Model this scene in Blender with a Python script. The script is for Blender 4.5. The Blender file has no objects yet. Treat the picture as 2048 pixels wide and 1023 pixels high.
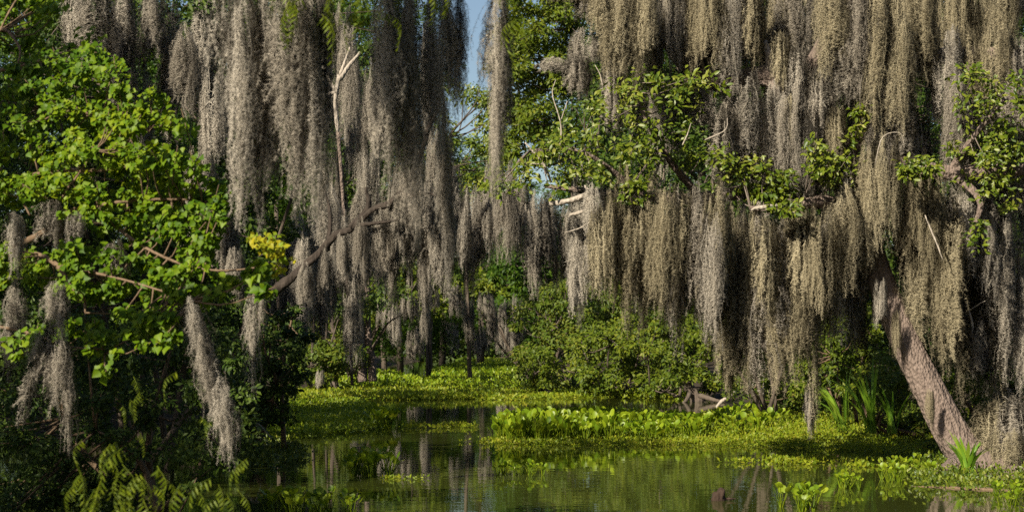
import bpy, math
import numpy as np
from mathutils import Vector

sc = bpy.context.scene
# ------------------------------------------------------------------ camera
F = 3571.0          # focal length in photo pixels (photo 2048 x 1023)
HOR = 695.0         # horizon row
CAMZ = 1.6
cam = bpy.data.cameras.new('camera')
cam.sensor_width = 36.0
cam.lens = 36.0 * F / 2048.0
cam.shift_y = (HOR - 511.5) / 2048.0
cam.clip_start = 0.5
cam.clip_end = 3000
cam.dof.use_dof = True
cam.dof.focus_distance = 26.0
cam.dof.aperture_fstop = 5.0
camo = bpy.data.objects.new('camera', cam)
sc.collection.objects.link(camo)
camo.location = (0, 0, CAMZ)
camo.rotation_euler = (math.radians(90), 0, 0)
sc.camera = camo
# ------------------------------------------------------------------ sky and sun
EL = math.radians(33)
AZ = (0.62, 0.78)                                   # the way the light travels over the ground
ln = math.hypot(*AZ)
LD = Vector((AZ[0] / ln * math.cos(EL), AZ[1] / ln * math.cos(EL), -math.sin(EL)))
SUNV = np.array([-LD.x, -LD.y, -LD.z])
w = bpy.data.worlds.new('World')
sc.world = w
w.use_nodes = True
nt = w.node_tree
sky = nt.nodes.new('ShaderNodeTexSky')
sky.sky_type = 'NISHITA'
sky.sun_disc = False
sky.sun_elevation = EL
sky.sun_rotation = math.atan2(-LD.x, -LD.y)
bg = nt.nodes['Background']
bg.inputs['Strength'].default_value = 0.05
nt.links.new(sky.outputs[0], bg.inputs[0])
sun = bpy.data.lights.new('sun', 'SUN')
sun.energy = 5.0
sun.angle = math.radians(0.5)
sun.color = (1.0, 0.91, 0.73)
suno = bpy.data.objects.new('sun', sun)
sc.collection.objects.link(suno)
suno.rotation_euler = LD.to_track_quat('-Z', 'Y').to_euler()
sc.view_settings.view_transform = 'Standard'
sc.view_settings.look = 'None'
sc.view_settings.gamma = 1.0
sc.view_settings.exposure = 1.02
sc.render.engine = 'CYCLES'
sc.cycles.use_denoising = False
sc.cycles.max_bounces = 6
sc.cycles.diffuse_bounces = 2
sc.cycles.glossy_bounces = 3
sc.cycles.transmission_bounces = 3
sc.cycles.sample_clamp_indirect = 4.0

# ------------------------------------------------------------------ helpers
C = sc.collection
def at(px, py, D):
    return np.array([(px - 1024) / F * D, D, CAMZ - (py - HOR) / F * D])
def onwater(px, py):
    return at(px, py, CAMZ * F / (py - HOR))
def nrm(a):
    return a / np.maximum(np.linalg.norm(a, axis=-1, keepdims=True), 1e-9)
def RS(s): return np.random.RandomState(s)

def mesh(name, V, T, mat, smooth=False):
    V = np.asarray(V, dtype=np.float32).reshape(-1, 3); T = np.asarray(T, dtype=np.int32).reshape(-1, 3)
    me = bpy.data.meshes.new(name)
    me.vertices.add(len(V)); me.vertices.foreach_set('co', V.ravel())
    me.loops.add(T.size); me.loops.foreach_set('vertex_index', T.ravel())
    me.polygons.add(len(T)); me.polygons.foreach_set('loop_start', np.arange(0, T.size, 3, dtype=np.int32))
    if smooth: me.polygons.foreach_set('use_smooth', np.ones(len(T), dtype=bool))
    me.update(calc_edges=True)
    if mat: me.materials.append(mat)
    return me
def link(name, me, parent=None, loc=(0, 0, 0), rot=(0, 0, 0), scale=(1, 1, 1)):
    o = bpy.data.objects.new(name, me); C.objects.link(o)
    o.location = loc; o.rotation_euler = rot; o.scale = scale
    if parent: o.parent = parent
    return o
def tag(o, label=None, cat=None, group=None, kind=None):
    if label: o['label'] = label
    if cat: o['category'] = cat
    if group: o['group'] = group
    if kind: o['kind'] = kind
    return o
def thing(name, base, label, cat, group=None):
    o = link(name, None, None, tuple(float(v) for v in base))
    return tag(o, label, cat, group)
def part(name, VT, mat, root, kind=None, smooth=False):
    V, T = VT
    b = np.array(root.location)
    o = link(name, mesh(name, np.asarray(V) - b, T, mat, smooth), root)
    if kind: o['kind'] = kind
    return o
def join(lst):
    Vs, Ts, k = [], [], 0
    for V, T in lst:
        V = np.asarray(V).reshape(-1, 3); Vs.append(V); Ts.append(np.asarray(T).reshape(-1, 3) + k); k += len(V)
    return np.concatenate(Vs), np.concatenate(Ts)
def scatter(tm, P, tip, nor, size, side=None):
    """copies of a leaf template (verts, tris) at P: x = side, y = tip, z = normal"""
    tv, tt = tm
    P = np.asarray(P, float); n = len(P); tip = nrm(tip)
    sd = nrm(np.cross(tip, nor)); nn = np.cross(sd, tip)
    s = np.broadcast_to(np.asarray(size, float), (n,))[:, None, None]
    sw = s if side is None else np.broadcast_to(np.asarray(side, float), (n,))[:, None, None]
    V = P[:, None] + tv[None, :, 0:1] * sd[:, None] * sw + tv[None, :, 1:2] * tip[:, None] * s + tv[None, :, 2:3] * nn[:, None] * s
    T = tt[None] + (np.arange(n) * len(tv))[:, None, None]
    return V.reshape(-1, 3), T.reshape(-1, 3)
def spline(pts, n):
    """Catmull-Rom through rows (any columns)"""
    p = np.asarray(pts, float)
    p = np.vstack([2 * p[0] - p[1], p, 2 * p[-1] - p[-2]])
    u = np.linspace(0, len(p) - 3 - 1e-6, n); i = u.astype(int); t = (u - i)[:, None]
    a, b, c, d = p[i], p[i + 1], p[i + 2], p[i + 3]
    return 0.5 * (2 * b + (c - a) * t + (2 * a - 5 * b + 4 * c - d) * t**2 + (3 * b - a - 3 * c + d) * t**3)
def tube(path, rad, sides=8, rough=0.0, seed=0):
    path = np.asarray(path, float); n = len(path); rad = np.broadcast_to(rad, (n,)).astype(float)
    d = nrm(np.gradient(path, axis=0))
    ref = np.array([0.31, -0.9, 0.3]) if abs(d[:, 1]).mean() < .8 else np.array([1., 0, 0.2])
    u = nrm(np.cross(d, ref)); v = np.cross(d, u)
    a = np.linspace(0, 2 * math.pi, sides, endpoint=False)
    r = RS(seed)
    rr = rad[:, None] * (1 + rough * (r.rand(n, sides) - .5) + rough * (r.rand(1, sides) - .5))
    V = path[:, None] + (np.cos(a)[None, :, None] * u[:, None] + np.sin(a)[None, :, None] * v[:, None]) * rr[:, :, None]
    V = V.reshape(-1, 3)
    T = []
    for i in range(n - 1):
        for j in range(sides):
            k = (j + 1) % sides; p0, p1, q0, q1 = i * sides + j, i * sides + k, (i + 1) * sides + j, (i + 1) * sides + k
            T += [(p0, p1, q1), (p0, q1, q0)]
    m = len(V); V = np.vstack([V, path[0], path[-1]])
    for j in range(sides):
        k = (j + 1) % sides
        T += [(k, j, m), ((n - 1) * sides + j, (n - 1) * sides + k, m + 1)]
    return V, np.array(T)
def ptube(pts, n=14, sides=7, rough=.12, seed=0, wob=0.0):
    """pts rows (px, py, D, width_px): a limb drawn through the photo at true depth"""
    s = spline(pts, n)
    P = np.array([at(*q[:3]) for q in s]); R = np.maximum(s[:, 3], .6) * s[:, 2] / F * .5
    if wob: P = P + np.cumsum(RS(seed).randn(n, 3), axis=0) * wob * R[:, None] * np.linspace(0, 1, n)[:, None]
    return tube(P, R, sides, rough, seed)
def inpoly(x, y, poly):
    poly = np.asarray(poly, float); c = np.zeros(len(x), bool); j = len(poly) - 1
    for i in range(len(poly)):
        xi, yi = poly[i]; xj, yj = poly[j]
        c ^= ((yi > y) != (yj > y)) & (x < (xj - xi) * (y - yi) / (yj - yi + 1e-9) + xi); j = i
    return c
def fill(poly, n, r):
    poly = np.asarray(poly, float); lo, hi = poly.min(0), poly.max(0); X = np.zeros(0); Y = np.zeros(0)
    while len(X) < n:
        x = lo[0] + r.rand(n * 3) * (hi[0] - lo[0]); y = lo[1] + r.rand(n * 3) * (hi[1] - lo[1])
        m = inpoly(x, y, poly); X = np.append(X, x[m]); Y = np.append(Y, y[m])
    return X[:n], Y[:n]
ORD = ('first second third fourth fifth sixth seventh eighth ninth tenth eleventh twelfth thirteenth fourteenth fifteenth sixteenth seventeenth '
       'eighteenth nineteenth twentieth').split()
ORD += ['twenty-' + o for o in ORD[:9]] + ['thirtieth'] + ['thirty-' + o for o in ORD[:9]] + ['fortieth'] + ['forty-' + o for o in ORD[:9]]

# ------------------------------------------------------------------ materials
def newmat(name):
    m = bpy.data.materials.new(name); m.use_nodes = True; n = m.node_tree.nodes; n.clear()
    return m, n, m.node_tree.links
def ramp(n, cols):
    r = n.new('ShaderNodeValToRGB'); e = r.color_ramp.elements
    while len(e) < len(cols): e.new(0.5)
    for k, c in enumerate(cols): e[k].position = k / (len(cols) - 1); e[k].color = (*c, 1)
    return r
def leafmat(name, cols, trans=0.35, rough=0.45, spec=0.4):
    m, n, l = newmat(name)
    geo = n.new('ShaderNodeNewGeometry'); oi = n.new('ShaderNodeObjectInfo')
    ad = n.new('ShaderNodeMath'); ad.operation = 'ADD'; fr = n.new('ShaderNodeMath'); fr.operation = 'FRACT'
    l.new(geo.outputs['Random Per Island'], ad.inputs[0]); l.new(oi.outputs['Random'], ad.inputs[1]); l.new(ad.outputs[0], fr.inputs[0])
    tx = n.new('ShaderNodeTexNoise'); tx.inputs['Scale'].default_value = 0.9
    tc = n.new('ShaderNodeTexCoord'); l.new(tc.outputs['Object'], tx.inputs['Vector'])
    mx = n.new('ShaderNodeMath'); mx.operation = 'MULTIPLY_ADD'; l.new(fr.outputs[0], mx.inputs[0]); mx.inputs[1].default_value = .65
    m2 = n.new('ShaderNodeMath'); m2.operation = 'MULTIPLY_ADD'; l.new(tx.outputs[0], m2.inputs[0]); m2.inputs[1].default_value = .9; m2.inputs[2].default_value = -.3
    l.new(m2.outputs[0], mx.inputs[2])
    r = ramp(n, cols); l.new(mx.outputs[0], r.inputs[0])
    p = n.new('ShaderNodeBsdfPrincipled'); l.new(r.outputs[0], p.inputs['Base Color'])
    p.inputs['Roughness'].default_value = rough; p.inputs['Specular IOR Level'].default_value = spec
    t = n.new('ShaderNodeBsdfTranslucent')
    hs = n.new('ShaderNodeHueSaturation'); hs.inputs['Hue'].default_value = .48; hs.inputs['Value'].default_value = 1.5; l.new(r.outputs[0], hs.inputs['Color']); l.new(hs.outputs[0], t.inputs[0])
    s = n.new('ShaderNodeMixShader'); s.inputs[0].default_value = trans; l.new(p.outputs[0], s.inputs[1]); l.new(t.outputs[0], s.inputs[2])
    o = n.new('ShaderNodeOutputMaterial'); l.new(s.outputs[0], o.inputs[0])
    return m
def mossmat(name, cols):
    m, n, l = newmat(name)
    geo = n.new('ShaderNodeNewGeometry'); oi = n.new('ShaderNodeObjectInfo')
    a = n.new('ShaderNodeMath'); a.operation = 'MULTIPLY'; l.new(geo.outputs['Random Per Island'], a.inputs[0]); a.inputs[1].default_value = .14
    b = n.new('ShaderNodeMath'); b.operation = 'MULTIPLY_ADD'; l.new(oi.outputs['Random'], b.inputs[0]); b.inputs[1].default_value = .4; l.new(a.outputs[0], b.inputs[2])
    tx = n.new('ShaderNodeTexNoise'); tx.inputs['Scale'].default_value = 3.0
    mp = n.new('ShaderNodeMapping'); mp.inputs['Scale'].default_value = (1, 1, .35)
    tc = n.new('ShaderNodeTexCoord'); l.new(tc.outputs['Object'], mp.inputs[0]); l.new(mp.outputs[0], tx.inputs['Vector'])
    c = n.new('ShaderNodeMath'); c.operation = 'MULTIPLY_ADD'; l.new(tx.outputs[0], c.inputs[0]); c.inputs[1].default_value = .5
    l.new(b.outputs[0], c.inputs[2])
    d = n.new('ShaderNodeMath'); d.operation = 'SUBTRACT'; l.new(c.outputs[0], d.inputs[0]); d.inputs[1].default_value = .02
    r = ramp(n, cols); l.new(d.outputs[0], r.inputs[0])
    p = n.new('ShaderNodeBsdfDiffuse'); l.new(r.outputs[0], p.inputs[0])
    t = n.new('ShaderNodeBsdfTranslucent'); l.new(r.outputs[0], t.inputs[0])
    av = n.new('ShaderNodeAttribute'); av.attribute_name = 'tangle'
    vt = n.new('ShaderNodeVectorTransform'); vt.vector_type = 'NORMAL'; vt.convert_from = 'OBJECT'; vt.convert_to = 'WORLD'
    l.new(av.outputs['Vector'], vt.inputs[0]); l.new(vt.outputs[0], p.inputs['Normal']); l.new(vt.outputs[0], t.inputs['Normal'])
    s = n.new('ShaderNodeMixShader'); s.inputs[0].default_value = .36; l.new(p.outputs[0], s.inputs[1]); l.new(t.outputs[0], s.inputs[2])
    o = n.new('ShaderNodeOutputMaterial'); l.new(s.outputs[0], o.inputs[0])
    return m
def barkmat(name, cols, scale=9.0, bump=.6, zs=.3):
    m, n, l = newmat(name)
    tc = n.new('ShaderNodeTexCoord'); mp = n.new('ShaderNodeMapping'); mp.inputs['Scale'].default_value = (1, 1, zs); l.new(tc.outputs['Object'], mp.inputs[0])
    tx = n.new('ShaderNodeTexNoise'); tx.inputs['Scale'].default_value = scale; tx.inputs['Detail'].default_value = 6; tx.inputs['Roughness'].default_value = .7
    vo = n.new('ShaderNodeTexVoronoi'); vo.inputs['Scale'].default_value = scale * 1.6
    l.new(mp.outputs[0], tx.inputs['Vector']); l.new(mp.outputs[0], vo.inputs['Vector'])
    r = ramp(n, cols); l.new(tx.outputs[0], r.inputs[0])
    ad = n.new('ShaderNodeMath'); ad.operation = 'ADD'; l.new(tx.outputs[0], ad.inputs[0]); l.new(vo.outputs['Distance'], ad.inputs[1])
    bu = n.new('ShaderNodeBump'); bu.inputs['Strength'].default_value = bump; bu.inputs['Distance'].default_value = .035; l.new(ad.outputs[0], bu.inputs['Height'])
    p = n.new('ShaderNodeBsdfPrincipled'); p.inputs['Roughness'].default_value = .9; p.inputs['Specular IOR Level'].default_value = .2
    l.new(r.outputs[0], p.inputs['Base Color']); l.new(bu.outputs[0], p.inputs['Normal'])
    o = n.new('ShaderNodeOutputMaterial'); l.new(p.outputs[0], o.inputs[0])
    return m
M_TALLOW = leafmat('tallow leaf', [(0.0289, 0.0751, 0.0026), (0.0722, 0.1389, 0.0034), (0.1301, 0.2027, 0.0052), (0.2169, 0.2552, 0.0086)], .38, .5, .22)
M_YELLOW = leafmat('yellowing leaf', [(.06, .14, .006), (.16, .22, .01), (.30, .29, .014), (.40, .33, .02)], .4, .5, .2)
M_OAK = leafmat('oak leaf', [(0.0242, 0.0499, 0.0034), (0.0604, 0.0946, 0.0052), (0.1207, 0.1505, 0.0103), (0.2322, 0.2236, 0.0516)], .2, .42, .3)
M_CYP = leafmat('cypress needles', [(0.0516, 0.086, 0.0034), (0.1118, 0.1505, 0.0052), (0.1892, 0.215, 0.0086)], .35, .5, .2)
M_SHRUB = leafmat('shrub leaf', [(0.0256, 0.0518, 0.0034), (0.0622, 0.0961, 0.0052), (0.1098, 0.1405, 0.0086), (0.161, 0.1627, 0.0172)], .3, .5, .2)
M_SHRUB2 = leafmat('olive shrub leaf', [(0.0286, 0.0555, 0.0052), (0.0605, 0.0961, 0.0077), (0.1018, 0.1331, 0.0112), (0.1273, 0.1035, 0.0172)], .3, .5, .2)
M_SHADELEAF = leafmat('shade-darkened leaf', [(.010, .026, .003), (.024, .048, .004), (.05, .08, .008), (.08, .11, .015)], .15, .5, .2)  # leaf colour lowered to stand in for deep shade
M_FAR = leafmat('far tree leaf', [(0.0155, 0.0402, 0.0031), (0.0341, 0.0743, 0.0043), (0.0681, 0.1115, 0.0062)], .3, .5, .2)
M_HYA = leafmat('hyacinth leaf', [(0.0662, 0.1376, 0.0052), (0.1419, 0.215, 0.0077), (0.2176, 0.2838, 0.012), (0.3406, 0.3612, 0.043)], .35, .42, .3)
M_WEED = leafmat('floating weed', [(0.0725, 0.129, 0.0052), (0.1448, 0.2021, 0.0077), (0.2173, 0.2494, 0.012), (0.2576, 0.2236, 0.0258)], .35, .5, .25)
M_IRIS = leafmat('strap leaf', [(.09, .20, .015), (.16, .29, .02), (.26, .33, .03)], .4)
M_MOSS = mossmat('grey moss', [(.24, .21, .17), (.41, .365, .305), (.53, .48, .41), (.64, .585, .505)])
M_MOSST = mossmat('tan moss', [(.21, .18, .115), (.37, .32, .215), (.48, .42, .29), (.58, .515, .37)])
M_BARK = barkmat('oak bark', [(.03, .022, .017), (.12, .09, .074), (.215, .165, .14), (.50, .43, .38)], 19, 1.0, .6)
M_PALE = barkmat('weathered dead wood', [(.10, .08, .065), (.32, .275, .23), (.52, .47, .40)], 16, .6)
M_TWIG = barkmat('brown twig bark', [(.06, .04, .026), (.14, .095, .06), (.24, .17, .115)], 20, .4)
M_GTWIG = barkmat('grey twig bark', [(.07, .055, .045), (.15, .12, .10), (.26, .22, .18)], 20, .4)
M_SHADEB = barkmat('shade-darkened bark', [(.012, .009, .007), (.04, .031, .025), (.10, .08, .065)], 10, .9)  # shade on the slanting limb is put into this bark colour
M_DARKB = barkmat('dark cypress bark', [(.03, .024, .02), (.09, .07, .055), (.17, .14, .11)], 8, .8, .15)

# ------------------------------------------------------------------ water and ground
def shore_l(y): return np.interp(y, [0, 10, 25, 45, 60, 90, 130, 190, 260], [-9, -8, -8.2, -7.4, -7.2, -8, -10, -12, -10])
def shore_r(y): return np.interp(y, [0, 15, 22, 25, 28, 34, 42, 50, 60, 75, 100, 150, 200, 260], [9, 7.6, 6.6, 6.7, 7.2, 8.4, 8.0, 7.5, 6.2, 3.6, 2.4, 1.5, -2, -8])
gy = np.concatenate([np.linspace(-30, 120, 126), np.linspace(123, 300, 40), np.geomspace(320, 2500, 14)])
gx = np.concatenate([-np.geomspace(2000, 42, 12), np.linspace(-40, 40, 135), np.geomspace(42, 2000, 12)])
GX, GY = np.meshgrid(gx, gy)
dist = np.maximum(shore_l(GY) - GX, GX - shore_r(GY)); dist = np.where(GY > 262, 5, dist)
rg = RS(5)
GZ = np.clip(dist * .22, -.7, .55) + np.where(dist > 0, rg.rand(*GX.shape) * .10, 0)
gv = np.stack([GX, GY, GZ], -1).reshape(-1, 3); nx = len(gx)
ii, jj = np.meshgrid(np.arange(len(gy) - 1), np.arange(nx - 1), indexing='ij'); q = (ii * nx + jj).ravel()
gt = np.concatenate([np.stack([q, q + 1, q + nx + 1], 1), np.stack([q, q + nx + 1, q + nx], 1)])
M_MUD = barkmat('leaf litter mud', [(.012, .009, .006), (.035, .026, .017), (.08, .058, .038)], 5, .8, 1)
tag(link('ground', mesh('ground', gv, gt, M_MUD, True)), 'muddy brown swamp bank with leaf litter', 'ground', kind='structure')
m, n, l = newmat('bayou water')
tc = n.new('ShaderNodeTexCoord'); mp = n.new('ShaderNodeMapping'); mp.inputs['Scale'].default_value = (.55, 1.5, 1); l.new(tc.outputs['Object'], mp.inputs[0])
t1 = n.new('ShaderNodeTexNoise'); t1.inputs['Scale'].default_value = 2.2; t1.inputs['Detail'].default_value = 3; l.new(mp.outputs[0], t1.inputs['Vector'])
t2 = n.new('ShaderNodeTexNoise'); t2.inputs['Scale'].default_value = .12; l.new(tc.outputs['Object'], t2.inputs['Vector'])
mu = n.new('ShaderNodeMath'); mu.operation = 'MULTIPLY'; l.new(t1.outputs[0], mu.inputs[0]); l.new(t2.outputs[0], mu.inputs[1])
bu = n.new('ShaderNodeBump'); bu.inputs['Strength'].default_value = .14; bu.inputs['Distance'].default_value = .02; l.new(mu.outputs[0], bu.inputs['Height'])
p = n.new('ShaderNodeBsdfPrincipled'); p.inputs['Base Color'].default_value = (.035, .042, .008, 1); p.inputs['Roughness'].default_value = .012; p.inputs['IOR'].default_value = 1.33
l.new(bu.outputs[0], p.inputs['Normal'])
o = n.new('ShaderNodeOutputMaterial'); l.new(p.outputs[0], o.inputs[0])
tag(link('water', mesh('water', [(-400, -40, 0), (400, -40, 0), (400, 300, 0), (-400, 300, 0)], [(0, 1, 2), (0, 2, 3)], m)), 'still green brown bayou water mirroring the moss', 'water', kind='structure')

# ------------------------------------------------------------------ leaf shapes
def fan(out, fold=.12):
    """outline list from base to tip of one half, mirrored, folded along the midrib"""
    h = np.array(out, float); mid = np.array([[0, 0, 0], [0, h[-1][1] * .5, 0], [0, h[-1][1], -.08]])
    hs = h[1:-1]
    R = np.c_[hs[:, 0], hs[:, 1], np.full(len(hs), 0) + fold * hs[:, 0]]; L = R * [-1, 1, 1]
    V = np.vstack([mid, R, L]); k = len(hs); T = []
    for s, o in ((1, 3), (-1, 3 + k)):
        ids = [0] + [o + i for i in range(k)] + [2]
        for a, b in zip(ids[:-1], ids[1:]):
            T.append((1, a, b) if s > 0 else (1, b, a))
    return V, np.array(T)
T_TALLOW = fan([(0, 0), (.30, .06), (.50, .34), (.28, .66), (0, 1.05)], .25)
T_OAK = fan([(0, 0), (.17, .30), (.19, .62), (0, 1.0)], .3)
T_LEAF2 = (np.array([[0, 0, 0], [.24, .5, .05], [-.24, .5, .05], [0, 1, -.06]]), np.array([(0, 1, 3), (0, 3, 2)]))
T_TUFT = (np.array([[0, 0, 0], [.2, .7, .1], [-.1, .75, 0], [.55, .55, -.1], [.75, .2, 0], [-.6, .5, .1], [-.7, .15, 0], [.1, .2, .5], [-.15, .45, .55]]),
          np.array([(0, 1, 2), (0, 4, 3), (0, 5, 6), (0, 7, 8)]))

def crown_pts(poly, D0, thick, clumps, per, rpx, seed, slope=0.):
    """leaf positions gathered in clumps inside a silhouette, with depth; returns P, clump centres, centre index"""
    r = RS(seed); cx, cy = fill(poly, clumps, r)
    if D0 > 26 and slope == 0: lo_ = r.rand(clumps) < .22; cy = cy - lo_ * np.abs(r.randn(clumps)) * rpx * 1.1; cx = cx + lo_ * r.randn(clumps) * rpx * .9
    cd = D0 + (r.rand(clumps) - .5) * thick + (cy - 350) * slope + (cx - 200) * slope * .72
    k = np.repeat(np.arange(clumps), r.poisson(per, clumps).clip(2)); n = len(k)
    rr = rpx * (.6 + .8 * r.rand(clumps))
    g = r.randn(n, 3); g = g / np.linalg.norm(g, axis=1, keepdims=True) * r.rand(n, 1) ** .45
    cen = np.array([at(a, b, d) for a, b, d in zip(cx, cy, cd)])
    sc_ = (rr / F * cd)[k][:, None]
    P = cen[k] + g * sc_ * [1, 1, .75]
    return P, cen, k, g
def leaf_frames(P, g, r, face=.8, droop=.5, out=.6):
    n = len(P)
    nor = nrm(SUNV[None] * face * .7 + np.array([0, -.25, .45]) + r.randn(n, 3) * .55 + g * .3)
    tip = nrm(g * out + r.randn(n, 3) * .7 + np.array([0, -.1, -droop]))
    tip = nrm(tip - nor * (tip * nor).sum(1, keepdims=True) * .85)
    return tip, nor
def twigs_to(cen, skel, r, rad, frac=1.0):
    """thin twigs from the clump centres to the nearest point of a limb"""
    out = []
    for c in cen:
        if r.rand() > frac: continue
        d = np.linalg.norm(skel - c, axis=1); k = d.argmin()
        if d[k] < .02: continue
        m = (c + skel[k]) / 2 + r.randn(3) * d[k] * .08 - [0, 0, d[k] * .08]
        q = spline([skel[k], m, c + (c - m) * .35], 6)
        out.append(tube(q, np.linspace(rad * 1.6, rad * .5, 6) * (1 + .6 * min(d[k], 1.5)), 4))
    return join(out)
def leaf_objects(root, parent, tm, P, tip, nor, size, mat, count, seed, name='leaf'):
    """the leaves that show largest: objects of their own, sharing three meshes"""
    r = RS(seed); mes = []
    for i in range(3):
        V = tm[0] * [1 + .15 * (i - 1), 1, 1 + .8 * (i - 1)]
        mes.append(mesh(name, V, tm[1], mat))
    base = np.array(root.location) + (np.array(parent.location) if parent is not root else 0)
    import mathutils
    for i in range(count):
        t = nrm(tip[i]); s = nrm(np.cross(t, nor[i])); nn = np.cross(s, t)
        o = link(name, mes[r.randint(3)], parent)
        Mx = mathutils.Matrix(((s[0] * size[i], t[0] * size[i], nn[0] * size[i], P[i][0] - base[0]), (s[1] * size[i], t[1] * size[i], nn[1] * size[i], P[i][1] - base[1]),
                               (s[2] * size[i], t[2] * size[i], nn[2] * size[i], P[i][2] - base[2]), (0, 0, 0, 1)))
        o.matrix_basis = Mx

# ------------------------------------------------------------------ spanish moss
def hank_mesh(L, W, Dp, tails, n, mat, seed, per=.0068, tl=(.018, .06), tw=.0021, cw=.0016, seg=2):
    r = RS(seed)
    tx = (np.arange(tails) + .5) / tails * W - W / 2 + r.randn(tails) * W / tails * .25; ty = (r.rand(tails) - .5) * Dp
    tlen = L * (.42 + .58 * r.rand(tails) ** .8); tlen[r.randint(tails)] = L
    k = r.randint(tails, size=n)
    ln_ = tlen[k] * (.5 + .5 * r.rand(n) ** .7)
    sp = W / tails * .30 + .008
    tz = (r.rand(tails) - .5) * min(.5, L * .22)
    a = np.stack([tx[k] + r.randn(n) * sp, ty[k] + r.randn(n) * max(Dp * .12, .018), tz[k] - r.rand(n) ** 1.3 * .5 * L], 1)
    a[:, 0] = np.clip(a[:, 0], -W * .62, W * .62)
    ln_ = np.maximum(ln_, -a[:, 2] + .15 * L)
    Mn = max(8, int(L / .09)); t = np.linspace(0, 1, Mn)
    z = a[:, 2:3] * (1 - t)[None] - ln_[:, None] * t[None]
    zt = np.clip(-z / L, 0, 1)
    f = np.interp(zt, [0, .10, .45, .8, 1], [.22, .55, 1, .62, .3])
    wc = np.interp(zt, [0, .2, 1], [.78 if W > .3 else .45, 1, 1])
    P = np.stack([tx[k][:, None] * wc + (a[:, 0] - tx[k])[:, None] * f, ty[k][:, None] + (a[:, 1] - ty[k])[:, None] * f, z], 2)
    wig = np.cumsum(r.randn(n, Mn, 2), axis=1) * .012; P[:, :, :2] += wig
    ph = r.rand(tails, 2) * 6.28; fq = 2.2 + 2 * r.rand(tails, 2)
    P[:, :, :2] += np.sin(-P[:, :, 2:3] * fq[k][:, None] + ph[k][:, None]) * .022
    # core strands
    ang = r.rand(n) * math.pi; sd = np.stack([np.cos(ang), np.sin(ang), 0 * ang], 1)
    wd = cw * (.6 + .8 * r.rand(n))[:, None] * (1 - .75 * t[None]); 
    Va = P + sd[:, None] * wd[:, :, None]; Vb = P - sd[:, None] * wd[:, :, None]
    V1 = np.stack([Va, Vb], 2).reshape(-1, 3)
    i, j = np.meshgrid(np.arange(n), np.arange(Mn - 1), indexing='ij'); q = ((i * Mn + j) * 2).ravel()
    T1 = np.concatenate([np.stack([q, q + 1, q + 3], 1), np.stack([q, q + 3, q + 2], 1)])
    # curly tendrils
    cnt = np.maximum(3, (ln_ / per).astype(int)); s = np.repeat(np.arange(n), cnt); N = len(s)
    u = r.rand(N) ** .9; f = u * (Mn - 1) * .9999; fi = f.astype(int); ff = (f - fi)[:, None]
    B = P[s, fi] * (1 - ff) + P[s, fi + 1] * ff
    an = r.rand(N) * 2 * math.pi
    dn = -.8 + 1.5 * r.rand(N)
    d = nrm(np.stack([np.cos(an), np.sin(an), dn], 1))
    le = (tl[0] + (tl[1] - tl[0]) * r.rand(N))[:, None] * (1 - .35 * u[:, None])
    side = nrm(np.cross(d, r.randn(N, 3))) * tw * (.6 + .8 * r.rand(N, 1))
    if seg == 1:
        V2 = np.stack([B + side, B - side, B + d * le + [0, 0, -.01]], 1).reshape(-1, 3); T2 = np.arange(N * 3).reshape(-1, 3)
    else:
        d2 = nrm(d + r.randn(N, 3) * .7 + [0, 0, -.6])
        m_ = B + d * le * .5; e = m_ + d2 * le * .65
        V2 = np.stack([B + side, B - side, m_ + side * .8, e], 1).reshape(-1, 3)
        q = np.arange(N)[:, None] * 4
        T2 = np.concatenate([q + [0, 1, 2], q + [2, 1, 3]])
    V, T = join([(V1, T1), (V2, T2)])
    ax = np.stack([tx[k], ty[k], 0 * tx[k]], 1) * .65
    rad = lambda q_, k_: nrm((q_ - ax[k_]) * [1, 1, 0])
    N1 = np.repeat(rad(P.reshape(-1, 3), np.repeat(np.arange(n), Mn)) + nrm(P.reshape(-1, 3) * [1, 1, 0]) * .5 + [0, 0, .2], 2, axis=0)
    N2 = np.repeat(rad(B, s) * .8 + nrm(B * [1, 1, 0]) * .5 + d * .25 + r.randn(N, 3) * .1 + [0, 0, .2], V2.shape[0] // N, axis=0)
    me = mesh('spanish_moss', V, T, mat)
    at_ = me.attributes.new('tangle', 'FLOAT_VECTOR', 'POINT')
    at_.data.foreach_set('vector', nrm(np.concatenate([N1, N2])).astype(np.float32).ravel())
    return me
PROTO = {}
def protos(key):
    if key not in PROTO:
        L, W, Dp, tails, n, var, seg = key_spec[key]
        PROTO[key] = [hank_mesh(L, W, Dp, tails, n, M_MOSS, 100 + hash_key[key] * 17 + v, seg=seg, **(dict(per=.0040, tl=(.012, .04), tw=.0012, cw=.0011) if key.startswith('near') else {})) for v in range(var)]
    return PROTO[key]
key_spec = {'col': (2.0, .28, .24, 6, 250, 3, 1), 'thin': (1.6, .09, .08, 2, 70, 3, 1), 'wide': (2.2, .60, .38, 11, 400, 3, 1), 'tuft': (.8, .34, .24, 6, 220, 2, 1),
            'veil': (1.6, .9, .36, 15, 520, 2, 1), 'long': (2.6, .40, .3, 8, 330, 3, 1), 'near': (1.2, .17, .14, 4, 230, 4, 1), 'nearwisp': (.8, .11, .12, 3, 75, 3, 1), 'neartuft': (.6, .2, .15, 5, 150, 3, 1)}
hash_key = {'col': 1, 'thin': 2, 'wide': 3, 'tuft': 4, 'veil': 5, 'near': 6, 'neartuft': 7, 'nearwisp': 9, 'long': 8}
NM = 0
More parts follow.
